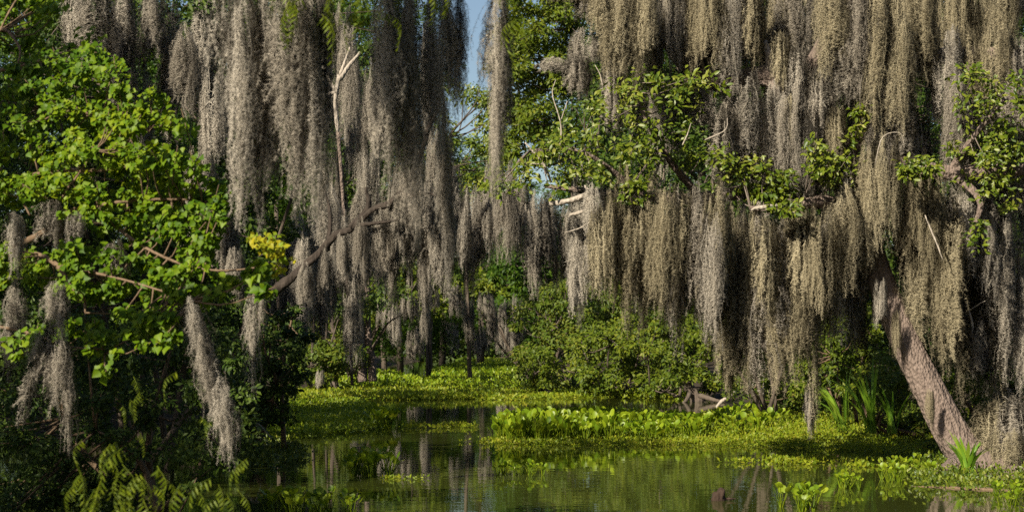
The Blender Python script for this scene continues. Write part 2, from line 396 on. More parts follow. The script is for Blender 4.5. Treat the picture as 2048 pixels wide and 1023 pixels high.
def hank(px, top, bot, wpx, D, tone='grey', tilt=0, r=RS(1)):
    """one hank of moss: its top and bottom rows and width in the photo, at depth D"""
    global NM
    L = (bot - top) / F * D; W = wpx / F * D; asp = L / W
    def cost(kk):
        q_ = key_spec[kk]; lw, ll = math.log(W / q_[1]), math.log(L / q_[0])
        return abs(lw) + .5 * abs(ll) + .6 * abs(ll - lw)
    cand = ['near', 'neartuft'] if D < 9.6 else ['nearwisp', 'neartuft'] if D < 12 else ['col', 'thin', 'wide', 'tuft', 'veil', 'long']
    key = min(cand, key=cost)
    sp = key_spec[key]
    lst = protos(key)
    o = link('spanish_moss', lst[NM % len(lst)], None, tuple(at(px, top, D))); NM += 1
    if tone == 'tan' and r.rand() < .75: o.material_slots[0].link = 'OBJECT'; o.material_slots[0].material = M_MOSST
    ws = W / sp[1] / 1.05
    o.scale = (ws * (1 if r.rand() < .5 else -1), ws * (.8 + .5 * r.rand()), L / sp[0])
    o.rotation_euler = (0, tilt, (r.rand() - .5) * .9)
    return o
def hanks(spec, D, dD, label, group, tone='grey', seed=0, ref='left'):
    """spec rows (px, top, bottom, width); label gets 'nth from the left' put in"""
    r = RS(seed); spec = sorted(spec)
    for k, s in enumerate(spec):
        d = s[4] if len(s) > 4 else D + (r.rand() - .5) * dD
        o = hank(s[0], s[1], s[2], s[3], d, tone, (s[5] if len(s) > 5 else (r.rand() - .5) * .05), r)
        tag(o, label.replace('#', ORD[k]) if len(spec) > 1 else label.replace(', # from the left', ''), 'moss', group)
def curtain(x0, x1, prof, step, wpx, seed, jt=14, jb=45):
    """rows for a curtain: prof rows (px, top, bottom)"""
    r = RS(seed); pr = np.array(prof, float); out = []; x = x0
    while x < x1:
        t = np.interp(x, pr[:, 0], pr[:, 1]) + (r.rand() - .5) * jt * 2; b = np.interp(x, pr[:, 0], pr[:, 2]) + (r.rand() - .5) * jb * 2
        wv = wpx * (.55 + .9 * r.rand())
        if r.rand() < .2: b = t + (b - t) * .6
        out.append((x, t, max(b, t + 40), wv)); x += step * (.6 + .8 * r.rand())
    return out

# ------------------------------------------------------------------ far trees closing the channel
def far_tree_parts(seed, H, Wd):
    r = RS(seed); cl = 70
    h = r.rand(cl) ** .8; th = r.rand(cl) * 2 * math.pi; rad = Wd * (.25 + .75 * np.sin(np.clip(h, .02, 1) ** .8 * math.pi) ** .7) * np.sqrt(r.rand(cl)) * .5
    cen = np.stack([np.cos(th) * rad, np.sin(th) * rad, H * (.12 + .86 * h)], 1)
    k = np.repeat(np.arange(cl), 120); g = r.randn(len(k), 3); g = g / np.linalg.norm(g, axis=1, keepdims=True) * r.rand(len(k), 1) ** .4
    P = cen[k] + g * [1.3, 1.3, .9] * (.7 + .6 * r.rand(cl))[k][:, None]
    tip, nor = leaf_frames(P, g, r)
    cr = scatter(T_TUFT, P, tip, nor, .17 + .14 * r.rand(len(P)))
    tr = tube(spline([(0, 0, -.3), (.15 * Wd * .2, .1, H * .35), (-.1, 0, H * .7), (0, 0, H * .95)], 10), np.linspace(.3, .06, 10), 7, .2, seed)
    lims = [tube(spline([(0, 0, c[2] * .8), c * [.5, .5, .9], c], 5), np.linspace(.1, .03, 5), 4) for c in cen[::4]]
    return cr, tr, join(lims)
FARP = []
for s, H, Wd in ((1, 20, 9), (2, 22, 8), (3, 18, 10), (4, 12, 8)):
    cr, tr, li = far_tree_parts(s, H, Wd)
    FARP.append((H, mesh('crown', *cr, M_FAR), mesh('trunk', *tr, M_DARKB, True), mesh('limbs', *li, M_DARKB)))
def far_tree(px, D, Hm, kind, label, group, rz=0., name='swamp_tree', wx=1.0):
    H, cm, tm, lm = FARP[kind]
    b = at(px, HOR, D); b[2] = .2
    root = thing(name, b, label, 'tree', group)
    s = Hm / H
    for nm, me in (('crown', cm), ('trunk', tm), ('limbs', lm)):
        o = link(nm, me, root, (0, 0, 0), (0, 0, rz), (s * wx, s * wx, s))
        if nm != 'trunk': o['kind'] = 'stuff'
    return root
far = [(60, 120, 27, 0), (190, 150, 32, 1), (300, 105, 26, 2), (420, 140, 31, 1), (520, 110, 26, 0), (570, 150, 33, 2), (640, 120, 27, 1), (700, 170, 36, 0), (800, 135, 14, 2),
       (885, 190, 24, 1), (960, 150, 18, 0), (1020, 210, 22, 2), (1230, 165, 33, 1), (1290, 130, 28, 0), (1360, 160, 33, 2), (1400, 120, 28, 1), (1460, 150, 33, 0), (1540, 115, 27, 2), (1640, 150, 33, 1), (1740, 120, 28, 0), (1840, 150, 33, 2), (1940, 120, 29, 1), (2030, 150, 33, 0)]
for k, (x, D, H, kd) in enumerate(far):
    far_tree(x, D, H, kd, f'tall dark green tree in the far forest wall, {ORD[k]} from the left', 'trees of the far forest wall', rz=k * 1.3, wx=1.25)
# trunks and low dark trees beside the far bend
for k, (x, D, H, kd) in enumerate([(640, 95, 9, 3), (770, 105, 7.5, 3), (860, 120, 8, 3), (1075, 130, 9, 3), (560, 80, 9, 3), (700, 82, 10.5, 3)]):
    far_tree(x, D, H, kd, f'low leafy tree at the shaded far bend, {ORD[[3, 5, 6, 7, 1, 4][k] - 1]} from the left', 'low trees at the far bend', rz=k * 2.1, name='low_tree')

# ------------------------------------------------------------------ shrubs on the banks
def shrub(name, poly, D, thick, clumps, per, rpx, size, mat, label, seed, group=None, tm=T_LEAF2, cat='shrub', stems=4, bpx=None):
    poly = np.array(poly, float); bx = bpx or poly[:, 0].mean(); sm = M_TWIG if cat == 'shrub' and D < 50 else M_DARKB; base = at(bx, HOR, D); base[2] = .1
    root = thing(name, base, label, cat, group)
    P, cen, k, g = crown_pts(poly, D, thick, int(clumps * 1.25), per, rpx * .78, seed)
    P[:, 2] = np.maximum(P[:, 2], .12 + .1 * RS(seed).rand(len(P)))
    r = RS(seed + 1); tip, nor = leaf_frames(P, g, r)
    part('crown', scatter(tm, P, tip, nor, size * (.5 + 1.1 * r.rand(len(P)))), mat, root, 'stuff')
    skel = []
    for s in range(stems):
        top = cen[r.randint(len(cen))]
        pth = spline([base + r.randn(3) * [.2, .2, 0], (base + top) / 2 + r.randn(3) * .15, top], 9); skel.append(pth)
        part('stem', tube(pth, np.linspace(.045, .015, 9) * max(1, D / 45), 5), sm, root)
    part('twigs', twigs_to(cen, np.concatenate(skel), r, .007 * max(1, D / 40), .5), sm, root, 'stuff')
    return root
SG = 'shrubs along the far bank'
shrub('shrub', [(1040, 772), (1030, 640), (1050, 600), (1110, 560), (1180, 565), (1215, 640), (1205, 720), (1150, 772)], 64, 5, 75, 130, 26, .13, M_SHRUB2, 'big olive green rounded shrub at the channel bend', 11, SG)
shrub('shrub', [(1150, 785), (1145, 690), (1200, 655), (1280, 660), (1320, 700), (1330, 785)], 58, 5, 60, 120, 24, .12, M_SHRUB, 'dark glossy shrub low on the bank behind the floating mat', 12, SG)
shrub('shrub', [(1300, 780), (1300, 690), (1340, 640), (1400, 630), (1450, 660), (1460, 780)], 55, 5, 60, 120, 24, .12, M_SHRUB, 'bright leafy shrub on the bank beside the reddish stump', 13, SG)
shrub('shrub', [(1190, 690), (1200, 560), (1280, 520), (1390, 540), (1430, 640), (1400, 690)], 68, 6, 80, 120, 28, .14, M_SHRUB2, 'tall olive shrub rising behind the hanging moss tips', 14, SG)
shrub('shrub', [(1055, 770), (1050, 710), (1085, 690), (1120, 710), (1130, 770)], 60, 3, 20, 110, 20, .11, M_SHRUB, 'small bright green shrub at the water edge of the bend', 15, SG)
shrub('broadleaf_tree', [(1010, 690), (990, 560), (1020, 490), (1100, 470), (1180, 500), (1200, 600), (1130, 690)], 78, 7, 70, 130, 30, .2, M_FAR, 'mid green broadleaf tree behind the olive shrub', 16, None, cat='tree', bpx=1110)
shrub('broadleaf_tree', [(920, 620), (925, 570), (980, 550), (1040, 560), (1030, 620)], 82, 4, 22, 110, 26, .2, M_SHRUB, 'light green tree hung with moss over the dark bend', 17, None, cat='tree', bpx=1060)
shrub('broadleaf_tree', [(690, 640), (700, 540), (760, 500), (860, 510), (910, 560), (880, 620), (800, 640)], 76, 7, 60, 110, 28, .2, M_SHRUB, 'sunlit light green tree over the dark channel gap', 18, None, cat='tree', bpx=690)
shrub('shrub', [(605, 745), (600, 640), (640, 570), (700, 560), (730, 620), (725, 745)], 66, 5, 60, 110, 26, .14, M_SHRUB, 'leafy green shrub beside the pale cypress trunks', 19, SG)
shrub('shrub', [(585, 755), (590, 700), (640, 680), (690, 700), (690, 755)], 62, 3, 26, 110, 22, .13, M_SHRUB2, 'low rusty olive shrub at the shaded bank', 20, SG)
shrub('shrub', [(480, 850), (480, 620), (520, 580), (590, 620), (605, 720), (570, 830)], 27, 3, 60, 110, 28, .075, M_SHADELEAF, 'dark shaded shrub over the water behind the hanging moss', 21)
shrub('shrub', [(1590, 780), (1600, 640), (1660, 600), (1740, 610), (1750, 700), (1730, 780)], 35, 2.5, 55, 110, 22, .08, M_SHRUB, 'bright green shrub glimpsed behind the leaning trunk', 22)
shrub('shrub', [(1890, 900), (1880, 640), (1930, 560), (2060, 540), (2060, 900)], 29, 2.5, 70, 110, 26, .075, M_SHRUB, 'shaded green shrub behind the root of the leaning oak', 23)
shrub('shrub', [(1440, 800), (1440, 730), (1520, 700), (1600, 720), (1610, 810)], 41, 2.5, 32, 100, 22, .08, M_SHRUB2, 'low yellowish shrub under the long moss curtain', 24)
shrub('shrub', [(1740, 850), (1700, 760), (1760, 700), (1830, 760), (1880, 880)], 30.5, 1.5, 34, 90, 24, .07, M_SHRUB2, 'brownish low shrub beside the leaning trunk', 25)
shrub('broadleaf_tree', [(1000, 330), (985, 150), (1010, 30), (1060, -40), (1190, -40), (1150, 60), (1175, 160), (1120, 210), (1130, 320)], 76, 7, 125, 190, 34, .17, M_SHRUB, 'tall sunlit green tree beside the patch of blue sky', 26, None, cat='tree', stems=3, bpx=1130)
shrub('broadleaf_tree', [(920, 420), (850, 400), (850, 190), (940, 180), (1000, 200), (1010, 400)], 88, 6, 40, 110, 32, .2, M_OAK, 'dark green tree below the patch of blue sky', 27, None, cat='tree', stems=2, bpx=850)
shrub('broadleaf_tree', [(620, 640), (600, 200), (640, -40), (820, -40), (860, 120), (850, 420), (800, 600)], 62, 8, 110, 120, 42, .15, M_SHADELEAF, 'dark leafy tree behind the bleached dead branches', 28, None, cat='tree', stems=3, bpx=625)
shrub('broadleaf_tree', [(1180, 460), (1150, 80), (1250, -40), (2060, -40), (2060, 560), (1500, 560)], 37, 5, 240, 130, 42, .10, M_SHADELEAF, 'broad dark oak canopy filling in behind the moss curtains', 29, None, cat='tree', stems=6)
shrub('broadleaf_tree', [(-20, 560), (-20, -40), (600, -40), (620, 300), (540, 620), (430, 760), (-20, 760)], 21.8, 3, 260, 140, 42, .066, M_SHADELEAF, 'deeply shaded tree filling in behind the bright heart-shaped leaves', 30, None, cat='tree', stems=6)
shrub('broadleaf_tree', [(-20, 1030), (-20, 640), (440, 620), (520, 760), (500, 930), (430, 960), (300, 1030)], 16.5, 2, 130, 120, 42, .05, M_SHADELEAF, 'blackish waterside shrub in deep shade below the heart-shaped leaves', 31, None, cat='shrub', stems=4)

# ------------------------------------------------------------------ leaning oak
b = at(1960, 960, 23.6); b[2] = -.1
oak = thing('leaning_oak', b, 'huge oak with leaning rough trunk draped in tan moss', 'tree')
TR = [(2010, 990, 23.6, 88.8), (1960, 940, 23.7, 77.0), (1902, 865, 23.9, 68.1), (1855, 775, 24.1, 59.2), (1812, 690, 24.3, 54.8), (1774, 600, 24.5, 53.3), (1738, 500, 24.6, 54.8), (1712, 400, 24.7, 53.3), (1688, 310, 24.7, 50.3), (1645, 235, 24.7, 59.4), (1590, 190, 24.7, 50.4), (1530, 152, 24.8, 39.6), (1440, 165, 25, 36.0), (1370, 120, 25.2, 37.8), (1330, 50, 25.4, 32.4), (1300, -60, 25.5, 27.0)]
tv, tt = ptube(TR, 260, 44, .05, 3)
ax_ = spline(TR, 260); ax_ = np.array([at(*q_[:3]) for q_ in ax_]); rn = RS(17)
A_ = np.tile(np.arange(44) / 44 * 6.2832, (260, 1)); U_ = np.tile(np.arange(260)[:, None] * .05, (1, 44))
fur = sum(a_ * np.sin(A_ * f1 + U_ * f2 + p_ + 1.3 * np.sin(U_ * f3 + A_ * 2)) for a_, f1, f2, f3, p_ in [(.035, 9, 1.1, 2.3, 0), (.03, 14, -1.7, 3.1, 1), (.05, 3, .5, 1.2, 2), (.03, 5, 2.6, .7, 4), (.025, 19, 2.2, 5, 3)])
tv[:260 * 44] = (ax_[:, None] + (tv[:260 * 44].reshape(260, 44, 3) - ax_[:, None]) * (1 + fur[:, :, None])).reshape(-1, 3)
part('trunk', (tv, tt), M_BARK, oak)
part('root', ptube([(1960, 930, 23.5, 90), (2030, 960, 23.2, 90), (2120, 985, 23, 60)], 10, 12, .3, 4), M_BARK, oak)
part('root', ptube([(1930, 930, 23.4, 60), (1890, 950, 22.9, 40), (1840, 985, 22.6, 18)], 10, 10, .3, 5), M_BARK, oak)
LIMBS = [[(1700, 420, 24.5, 40), (1640, 402, 24.2, 26), (1575, 415, 23.9, 18), (1500, 418, 23.6, 10)],
         [(1640, 405, 24.4, 34), (1520, 380, 24.8, 32), (1400, 395, 25, 26), (1280, 390, 25.2, 20), (1180, 380, 25.4, 16), (1090, 370, 25.5, 8)],
         [(1705, 370, 24.7, 48), (1790, 330, 24.4, 40), (1900, 345, 24.2, 34), (2060, 330, 24, 30)],
         [(1690, 310, 24.7, 44), (1760, 200, 24.9, 40), (1850, 120, 25, 36), (2060, 110, 25.2, 30)],
         [(1590, 190, 24.7, 34), (1650, 80, 24.4, 30), (1720, -30, 24.2, 26)],
         [(1535, 155, 24.8, 26), (1540, 120, 24.7, 18), (1530, 80, 24.7, 10)],
         [(1440, 165, 25, 26), (1480, 60, 25.3, 24), (1520, -50, 25.5, 20)],
         [(1370, 120, 25.2, 26), (1280, 40, 24.6, 22), (1200, -20, 24.3, 18), (1120, -40, 24.2, 14)],
         [(1400, 395, 25, 18), (1340, 320, 24.6, 14), (1290, 230, 24.4, 10), (1270, 170, 24.3, 5)],
         [(1280, 390, 25.2, 14), (1210, 330, 24.8, 10), (1150, 300, 24.6, 7), (1060, 300, 24.4, 4)],
         [(1900, 345, 24.2, 20), (1960, 400, 23.9, 14), (1940, 470, 23.8, 6)],
         [(1900, 345, 24.2, 18), (1950, 270, 23.9, 12), (2010, 200, 23.7, 6)]]
SK = [np.array([at(*q[:3]) for q in spline(l_, 40)]) for l_ in LIMBS]
for k, l_ in enumerate(LIMBS): part('limb', ptube(l_, 16, 9, .2, 40 + k, .05), M_BARK if k != 5 else M_PALE, oak)
SKA = np.concatenate(SK)
r = RS(77); parts_ = []
for poly, D, th, cl, per, rp in [
    ([(925, 385), (1000, 335), (1080, 290), (1120, 235), (1180, 200), (1250, 165), (1290, 140), (1330, 165), (1420, 150), (1450, 180), (1425, 240), (1445, 285), (1420, 330), (1330, 325), (1280, 385), (1240, 385), (1200, 345), (1130, 360), (1080, 400), (1000, 380)], 24.2, 1.6, 92, 34, 27),
    ([(1440, 290), (1500, 310), (1560, 345), (1605, 370), (1590, 400), (1500, 395), (1430, 360)], 24.0, .9, 30, 44, 26),
    ([(1600, 270), (1720, 330), (1720, 380), (1630, 350)], 23.8, .6, 16, 34, 22),
    ([(1795, 350), (1850, 320), (1900, 290), (1945, 250), (1890, 160), (1960, 130), (2060, 125), (2060, 400), (1990, 440), (1950, 485), (1900, 480), (1920, 420), (1960, 375), (1880, 370)], 23.7, 1.2, 52, 34, 26),
    ([(1780, 370), (1800, 330), (1860, 320), (1870, 360)], 23.4, .4, 8, 34, 20), ([(1690, 290), (1690, 220), (1740, 220), (1740, 290)], 23.9, .4, 6, 34, 18), ([(1540, 440), (1540, 410), (1590, 410), (1590, 450)], 23.2, .3, 5, 34, 16),
    ([(1235, 400), (1240, 360), (1290, 350), (1290, 400)], 23.6, .4, 6, 40, 20),
    ([(1400, 150), (1410, 50), (1490, 40), (1500, 150)], 25.4, .8, 14, 38, 24)]:
    parts_.append(crown_pts(poly, D, th, cl, per, rp, 300 + len(parts_)))
P = np.concatenate([a[0] for a in parts_]); g = np.concatenate([a[3] for a in parts_]); cen = np.concatenate([a[1] for a in parts_])
tip, nor = leaf_frames(P, g, r, droop=.1, out=.9); sz = .085 * (.65 + .7 * r.rand(len(P)))
cost = P[:, 1] - g @ SUNV * .6 - sz * 6; od = np.argsort(cost); P, tip, nor, sz = P[od], tip[od], nor[od], sz[od]
crn = part('crown', scatter(T_OAK, P[300:], tip[300:], nor[300:], sz[300:], sz[300:] * 1.15), M_OAK, oak, 'stuff')
leaf_objects(oak, crn, T_OAK, P, tip, nor, sz * 1.1, M_OAK, 300, 5)
part('twigs', twigs_to(cen, SKA, r, .005, .5), M_GTWIG, oak, 'stuff')
# bleached broken branches of the oak
for k, pts in enumerate([[(1502, 420, 23.5, 3), (1515, 416, 23.5, 9), (1545, 414, 23.5, 10), (1578, 414, 23.6, 5)], [(1100, 407, 24.0, 12), (1140, 402, 23.9, 13), (1178, 385, 23.9, 10), (1165, 368, 24, 6)], [(1140, 430, 24, 7), (1170, 420, 23.9, 9), (1180, 395, 23.9, 8)],
                         [(1130, 465, 24, 3), (1160, 455, 24, 4), (1180, 440, 24, 3)], [(1050, 285, 24.2, 5), (1085, 325, 24.2, 9), (1105, 360, 24.3, 9)], [(1062, 328, 24.1, 4), (1088, 327, 24.2, 5)],
                         [(1118, 320, 24.3, 6), (1122, 250, 24.2, 5), (1105, 190, 24.2, 3), (1112, 160, 24.2, 2)], [(1122, 240, 24.2, 4), (1135, 200, 24.1, 3)], [(1410, 280, 23.7, 5), (1450, 260, 23.6, 4), (1455, 235, 23.6, 2)],
                         [(1365, 290, 23.6, 5), (1385, 245, 23.6, 3)], [(1750, 330, 23.7, 2), (1765, 275, 23.7, 2.5), (1800, 265, 23.7, 2), (1810, 290, 23.7, 1)], [(1850, 430, 23.6, 4), (1870, 480, 23.6, 6), (1885, 520, 23.6, 3)],
                         [(1925, 590, 24.6, 4), (1945, 640, 24.5, 9), (1950, 690, 24.5, 10)], [(1922, 630, 24.5, 3), (1970, 600, 24.4, 3)], [(1770, 20, 24.1, 3), (1768, 55, 24.1, 4)],
                         [(1190, 130, 24.4, 2), (1200, 150, 24.4, 4), (1205, 175, 24.4, 5)]]):
    part('dead_branch', ptube([(a_, b_, c_, d_ * (.62 if k > 2 else .9)) for a_, b_, c_, d_ in pts], 12, 6, .3, 60 + k, .35), M_PALE, oak)

# ------------------------------------------------------------------ bleached dead tree and mossy diagonal limb, mid distance
b = at(560, 740, 31); b[2] = -.2
dt = thing('leaning_dead_tree', b, 'leaning dark limb of a mossy tree slanting over the channel', 'tree')
DL = [(a_, b_, c_, d_ * .78) for a_, b_, c_, d_ in [(470, 720, 31.4, 30), (530, 605, 31.2, 25), (590, 548, 31, 20), (640, 503, 31, 17), (672, 470, 30.9, 16), (705, 457, 30.8, 15), (745, 420, 30.6, 13), (778, 408, 30.5, 15), (805, 380, 30.4, 13), (835, 330, 30.2, 10), (860, 250, 30, 10), (865, 215, 30, 7)]]
part('trunk', ptube(DL, 60, 12, .45, 8, .05), M_SHADEB, dt)
for k, pts in enumerate([[(700, 455, 30.8, 14), (735, 415, 30.8, 11), (730, 375, 30.8, 5)], [(720, 450, 30.6, 10), (760, 445, 30.4, 8), (800, 440, 30.3, 4)], [(800, 385, 30.4, 10), (830, 392, 30.2, 7), (858, 386, 30.2, 4), (880, 396, 30.2, 2)],
                         [(850, 270, 30, 10), (872, 225, 30, 7), (878, 200, 30, 4)], [(655, 500, 31, 12), (660, 430, 31.3, 9), (650, 380, 31.4, 4)]]):
    part('limb', ptube(pts, 12, 7, .25, 90 + k, .1), M_SHADEB, dt)
b = at(690, 740, 36); b[2] = -.2
bd = thing('bleached_dead_tree', b, 'bare bleached white dead tree among the grey moss', 'tree')
part('trunk', ptube([(704, 770, 36, 7), (692, 500, 36, 7), (681, 330, 36, 7), (676, 262, 36, 8)], 14, 9, .2, 9), M_BARK, bd)
part('upper_trunk', ptube([(676, 265, 36, 8), (673, 235, 36, 9), (671, 200, 36, 9), (678, 150, 36, 8)], 12, 9, .2, 9), M_PALE, bd)
for k, pts in enumerate([[(678, 160, 36, 11), (700, 130, 36, 8), (720, 105, 36, 5)], [(674, 190, 36, 10), (655, 150, 36, 8), (640, 110, 36, 6), (650, 60, 36, 4)], [(672, 185, 36, 9), (640, 192, 36, 7)], [(680, 150, 36, 7), (700, 95, 36, 4)],
                         [(650, 60, 36, 4), (660, 30, 36, 6), (655, 48, 35.9, 4)], [(655, 50, 36, 4), (668, 28, 36, 5)], [(930, 200, 36.5, 4), (955, 203, 36.4, 6), (966, 210, 36.4, 5)]][:6]):
    part('limb', ptube(pts, 9, 6, .2, 110 + k, .1), M_PALE, bd)
for k, (x, t, wp, D, lab) in enumerate([(722, 610, 17, 66, 'slim pale cypress trunk by the sunny green bank, slightly leaning'), (742, 700, 16, 66, 'short thick cypress trunk beside the slim pale one'), (560, 560, 14, 48, 'dark mossy cypress trunk in the shade behind the yellow sprig'),
                                        (668, 640, 9, 64, 'dark trunk rising between shaded shrubs by the bank'), (937, 560, 9, 80, 'thin black trunk standing in the dark bend')]):
    bb = at(x, HOR, D); bb[2] = -.1
    rt = thing('cypress_trunk', bb, lab, 'tree', 'trunks along the shaded bank')
    part('trunk', ptube([(x + 4, 762 if D > 60 else 790, D, wp * 1.15), (x + 2, 730, D, wp), (x, (t + 700) / 2, D, wp * .9), (x - 4, t, D, wp * .8), (x - 8, t - 160, D, wp * .6)], 16, 9, .2, k), M_BARK if k < 2 else M_DARKB, rt)
    part('limb', ptube([(x - 3, t + 10, D, wp * .4), (x + 30, t - 50, D - .5, wp * .25), (x + 60, t - 70, D - 1, 2)], 8, 5, .2, k), M_DARKB, rt)

# ------------------------------------------------------------------ heart-leaved tree, near bank
b = np.array([-5.2, 11.8, -.1])
tal = thing('tallow_tree', b, 'near tree with bright green heart-shaped leaves and brown branches', 'tree')
part('trunk', tube(spline([(-5.2, 11.8, -.3), (-4.9, 11.9, 1.5), (-4.6, 12, 3), (-4.2, 12.1, 5)], 14), np.linspace(.16, .07, 14), 9, .2, 1), M_TWIG, tal)
TL = [[(-260, 560, 12, 30), (-40, 520, 12, 22), (95, 460, 11.8, 16), (135, 425, 11.7, 15), (180, 414, 11.7, 12), (280, 400, 11.8, 9), (400, 400, 12, 5)],
      [(-260, 420, 12, 26), (0, 390, 11.9, 14), (60, 350, 11.8, 10), (200, 340, 11.8, 10), (330, 330, 11.9, 5)],
      [(-260, 300, 12, 24), (-40, 150, 11.7, 10), (0, 60, 11.6, 9), (38, 95, 11.5, 7), (36, 130, 11.5, 5)],
      [(-40, 520, 12, 18), (60, 505, 11.7, 12), (115, 530, 11.5, 14), (140, 570, 11.5, 10), (168, 600, 11.5, 8), (170, 625, 11.5, 4)],
      [(-40, 200, 11.8, 16), (100, 220, 11.7, 11), (200, 230, 11.7, 8), (300, 260, 11.8, 4)],
      [(180, 414, 11.7, 9), (300, 500, 11.7, 8), (420, 540, 11.8, 6), (560, 530, 11.8, 3)],
      [(115, 530, 11.5, 9), (250, 560, 11.4, 7), (380, 600, 11.4, 4)],
      [(-40, 150, 11.7, 12), (90, 120, 11.7, 8), (170, 90, 11.7, 4)],
      [(-100, 640, 11.8, 14), (40, 660, 11.5, 8), (130, 690, 11.4, 6), (210, 700, 11.4, 4)],
      [(120, 400, 11.6, 7), (170, 330, 11.5, 6), (190, 300, 11.5, 3)], [(60, 430, 11.6, 6), (30, 380, 11.6, 4), (0, 360, 11.6, 4)]]
TL = [[(a_, b_, c_ - (b_ - 350) * .0022 - (max(a_, -60) - 200) * .0016, d_ * .75) for a_, b_, c_, d_ in l_] for l_ in TL]
for k, l_ in enumerate(TL): part('branch', ptube(l_, 18, 7, .15, 20 + k, .06), M_TWIG, tal)
SKT = np.concatenate([np.array([at(*q[:3]) for q in spline(l_, 40)]) for l_ in TL])
pt = []
for poly, D, th, cl, per, rp in [
    ([(-20, 150), (60, 125), (130, 75), (190, 70), (200, 110), (255, 125), (265, 175), (190, 220), (120, 300), (-20, 330)], 11.6, .6, 42, 20, 34),
    ([(-20, 330), (120, 300), (190, 220), (270, 180), (340, 195), (385, 240), (388, 330), (320, 340), (240, 320), (120, 380), (-20, 400)], 11.6, .7, 46, 20, 36),
    ([(-20, 0), (60, -30), (120, 0), (125, 60), (70, 110), (-20, 100)], 11.9, .5, 20, 20, 34),
    ([(240, 320), (390, 330), (455, 370), (465, 410), (440, 480), (430, 520), (330, 560), (250, 500), (200, 420)], 11.9, .6, 48, 20, 32),
    ([(-20, 490), (80, 490), (200, 480), (330, 540), (430, 520), (590, 540), (560, 575), (440, 600), (380, 650), (250, 640), (200, 600), (100, 580), (-20, 560)], 11.5, .6, 56, 19, 30),
    ([(20, 740), (30, 670), (130, 640), (230, 650), (240, 740), (195, 740), (150, 690), (80, 740)], 11.3, .4, 16, 14, 24),
    ([(100, 380), (220, 360), (240, 430), (200, 480), (160, 450)], 11.6, .4, 8, 16, 26), ([(-20, 360), (60, 350), (60, 410), (-20, 420)], 11.6, .4, 6, 16, 26),
    ([(240, 640), (340, 620), (350, 690), (260, 690)], 11.4, .4, 8, 14, 24)]:
    pt.append(crown_pts(poly, D, th, int(cl * 1.6), per * 1.7, rp * .72, 500 + len(pt), -.0022))
P = np.concatenate([a[0] for a in pt]); g = np.concatenate([a[3] for a in pt]); cen = np.concatenate([a[1] for a in pt]); r = RS(88)
nor = nrm(SUNV[None] * .55 + np.array([.0, -.35, .35]) + r.randn(len(P), 3) * .42); tip = nrm(np.array([0, -.2, -.75]) + r.randn(len(P), 3) * .55); tip = nrm(tip - nor * (tip * nor).sum(1, keepdims=True) * .9)
sz = .043 * (.5 + .75 * r.rand(len(P)))
od = np.argsort(P[:, 1] - sz * 8); P, tip, nor, sz = P[od], tip[od], nor[od], sz[od]
crn = part('crown', scatter(T_TALLOW, P[300:], tip[300:], nor[300:], sz[300:]), M_TALLOW, tal, 'stuff')
leaf_objects(tal, crn, T_TALLOW, P, tip, nor, sz * 1.05, M_TALLOW, 300, 6)
part('twigs', twigs_to(cen, SKT, r, .0035, .9), M_TWIG, tal, 'stuff')
P, cen, k, g = crown_pts([(495, 500), (500, 465), (540, 475), (590, 500), (605, 545), (560, 550), (520, 520)], 10.7, .3, 16, 15, 20, 599)
nor = nrm(SUNV[None] * .5 + np.array([0, -.4, .3]) + r.randn(len(P), 3) * .45); tip = nrm(np.array([.1, -.2, -.7]) + r.randn(len(P), 3) * .5)
yl = part('yellow_sprig', scatter(T_TALLOW, P, tip, nor, .036 * (.6 + .6 * r.rand(len(P)))), M_YELLOW, tal, 'stuff'); yl['label'] = 'sprig of yellowing leaves at the branch tip'

# ------------------------------------------------------------------ bald cypress overhead and its drooping fronds
b = np.array([-7.2, 7.4, -.3])
cyp = thing('bald_cypress', b, 'near bald cypress with feathery drooping fronds low over dark water', 'tree')
part('trunk', tube(spline([(-7.2, 7.4, -.4), (-7.2, 7.4, .6), (-7.2, 7.5, 3), (-7.1, 7.6, 8)], 16), np.array([.6, .5, .4, .33] + [.3] * 12) * 1., 12, .2, 2), M_DARKB, cyp)
OV = [[(-7.1, 7.5, 3.3), (-3.5, 8.2, 3.75), (-1.6, 8.6, 3.62), (0.3, 9.0, 3.6)], [(-7.1, 7.5, 3.6), (-3.0, 7.9, 4.4), (-.8, 8.1, 4.42), (0.2, 8.1, 4.4)], [(-7.1, 7.5, 2.9), (-3.9, 9.4, 3.9), (-2.2, 10.4, 4.0), (-.2, 10.6, 4.0)],
      [(-7.1, 7.5, .9), (-3.4, 7.6, .75), (-2.1, 7.5, .55), (-1.1, 7.5, .25)], [(-7.1, 7.5, .8), (-3.0, 7.2, .4), (-1.6, 7.1, .05)]]
for k, pth in enumerate(OV): part('limb', tube(spline(pth, 16), np.linspace(.09 if k < 3 else .05, .02 if k < 3 else .006, 16), 7, .2, k), M_DARKB, cyp)
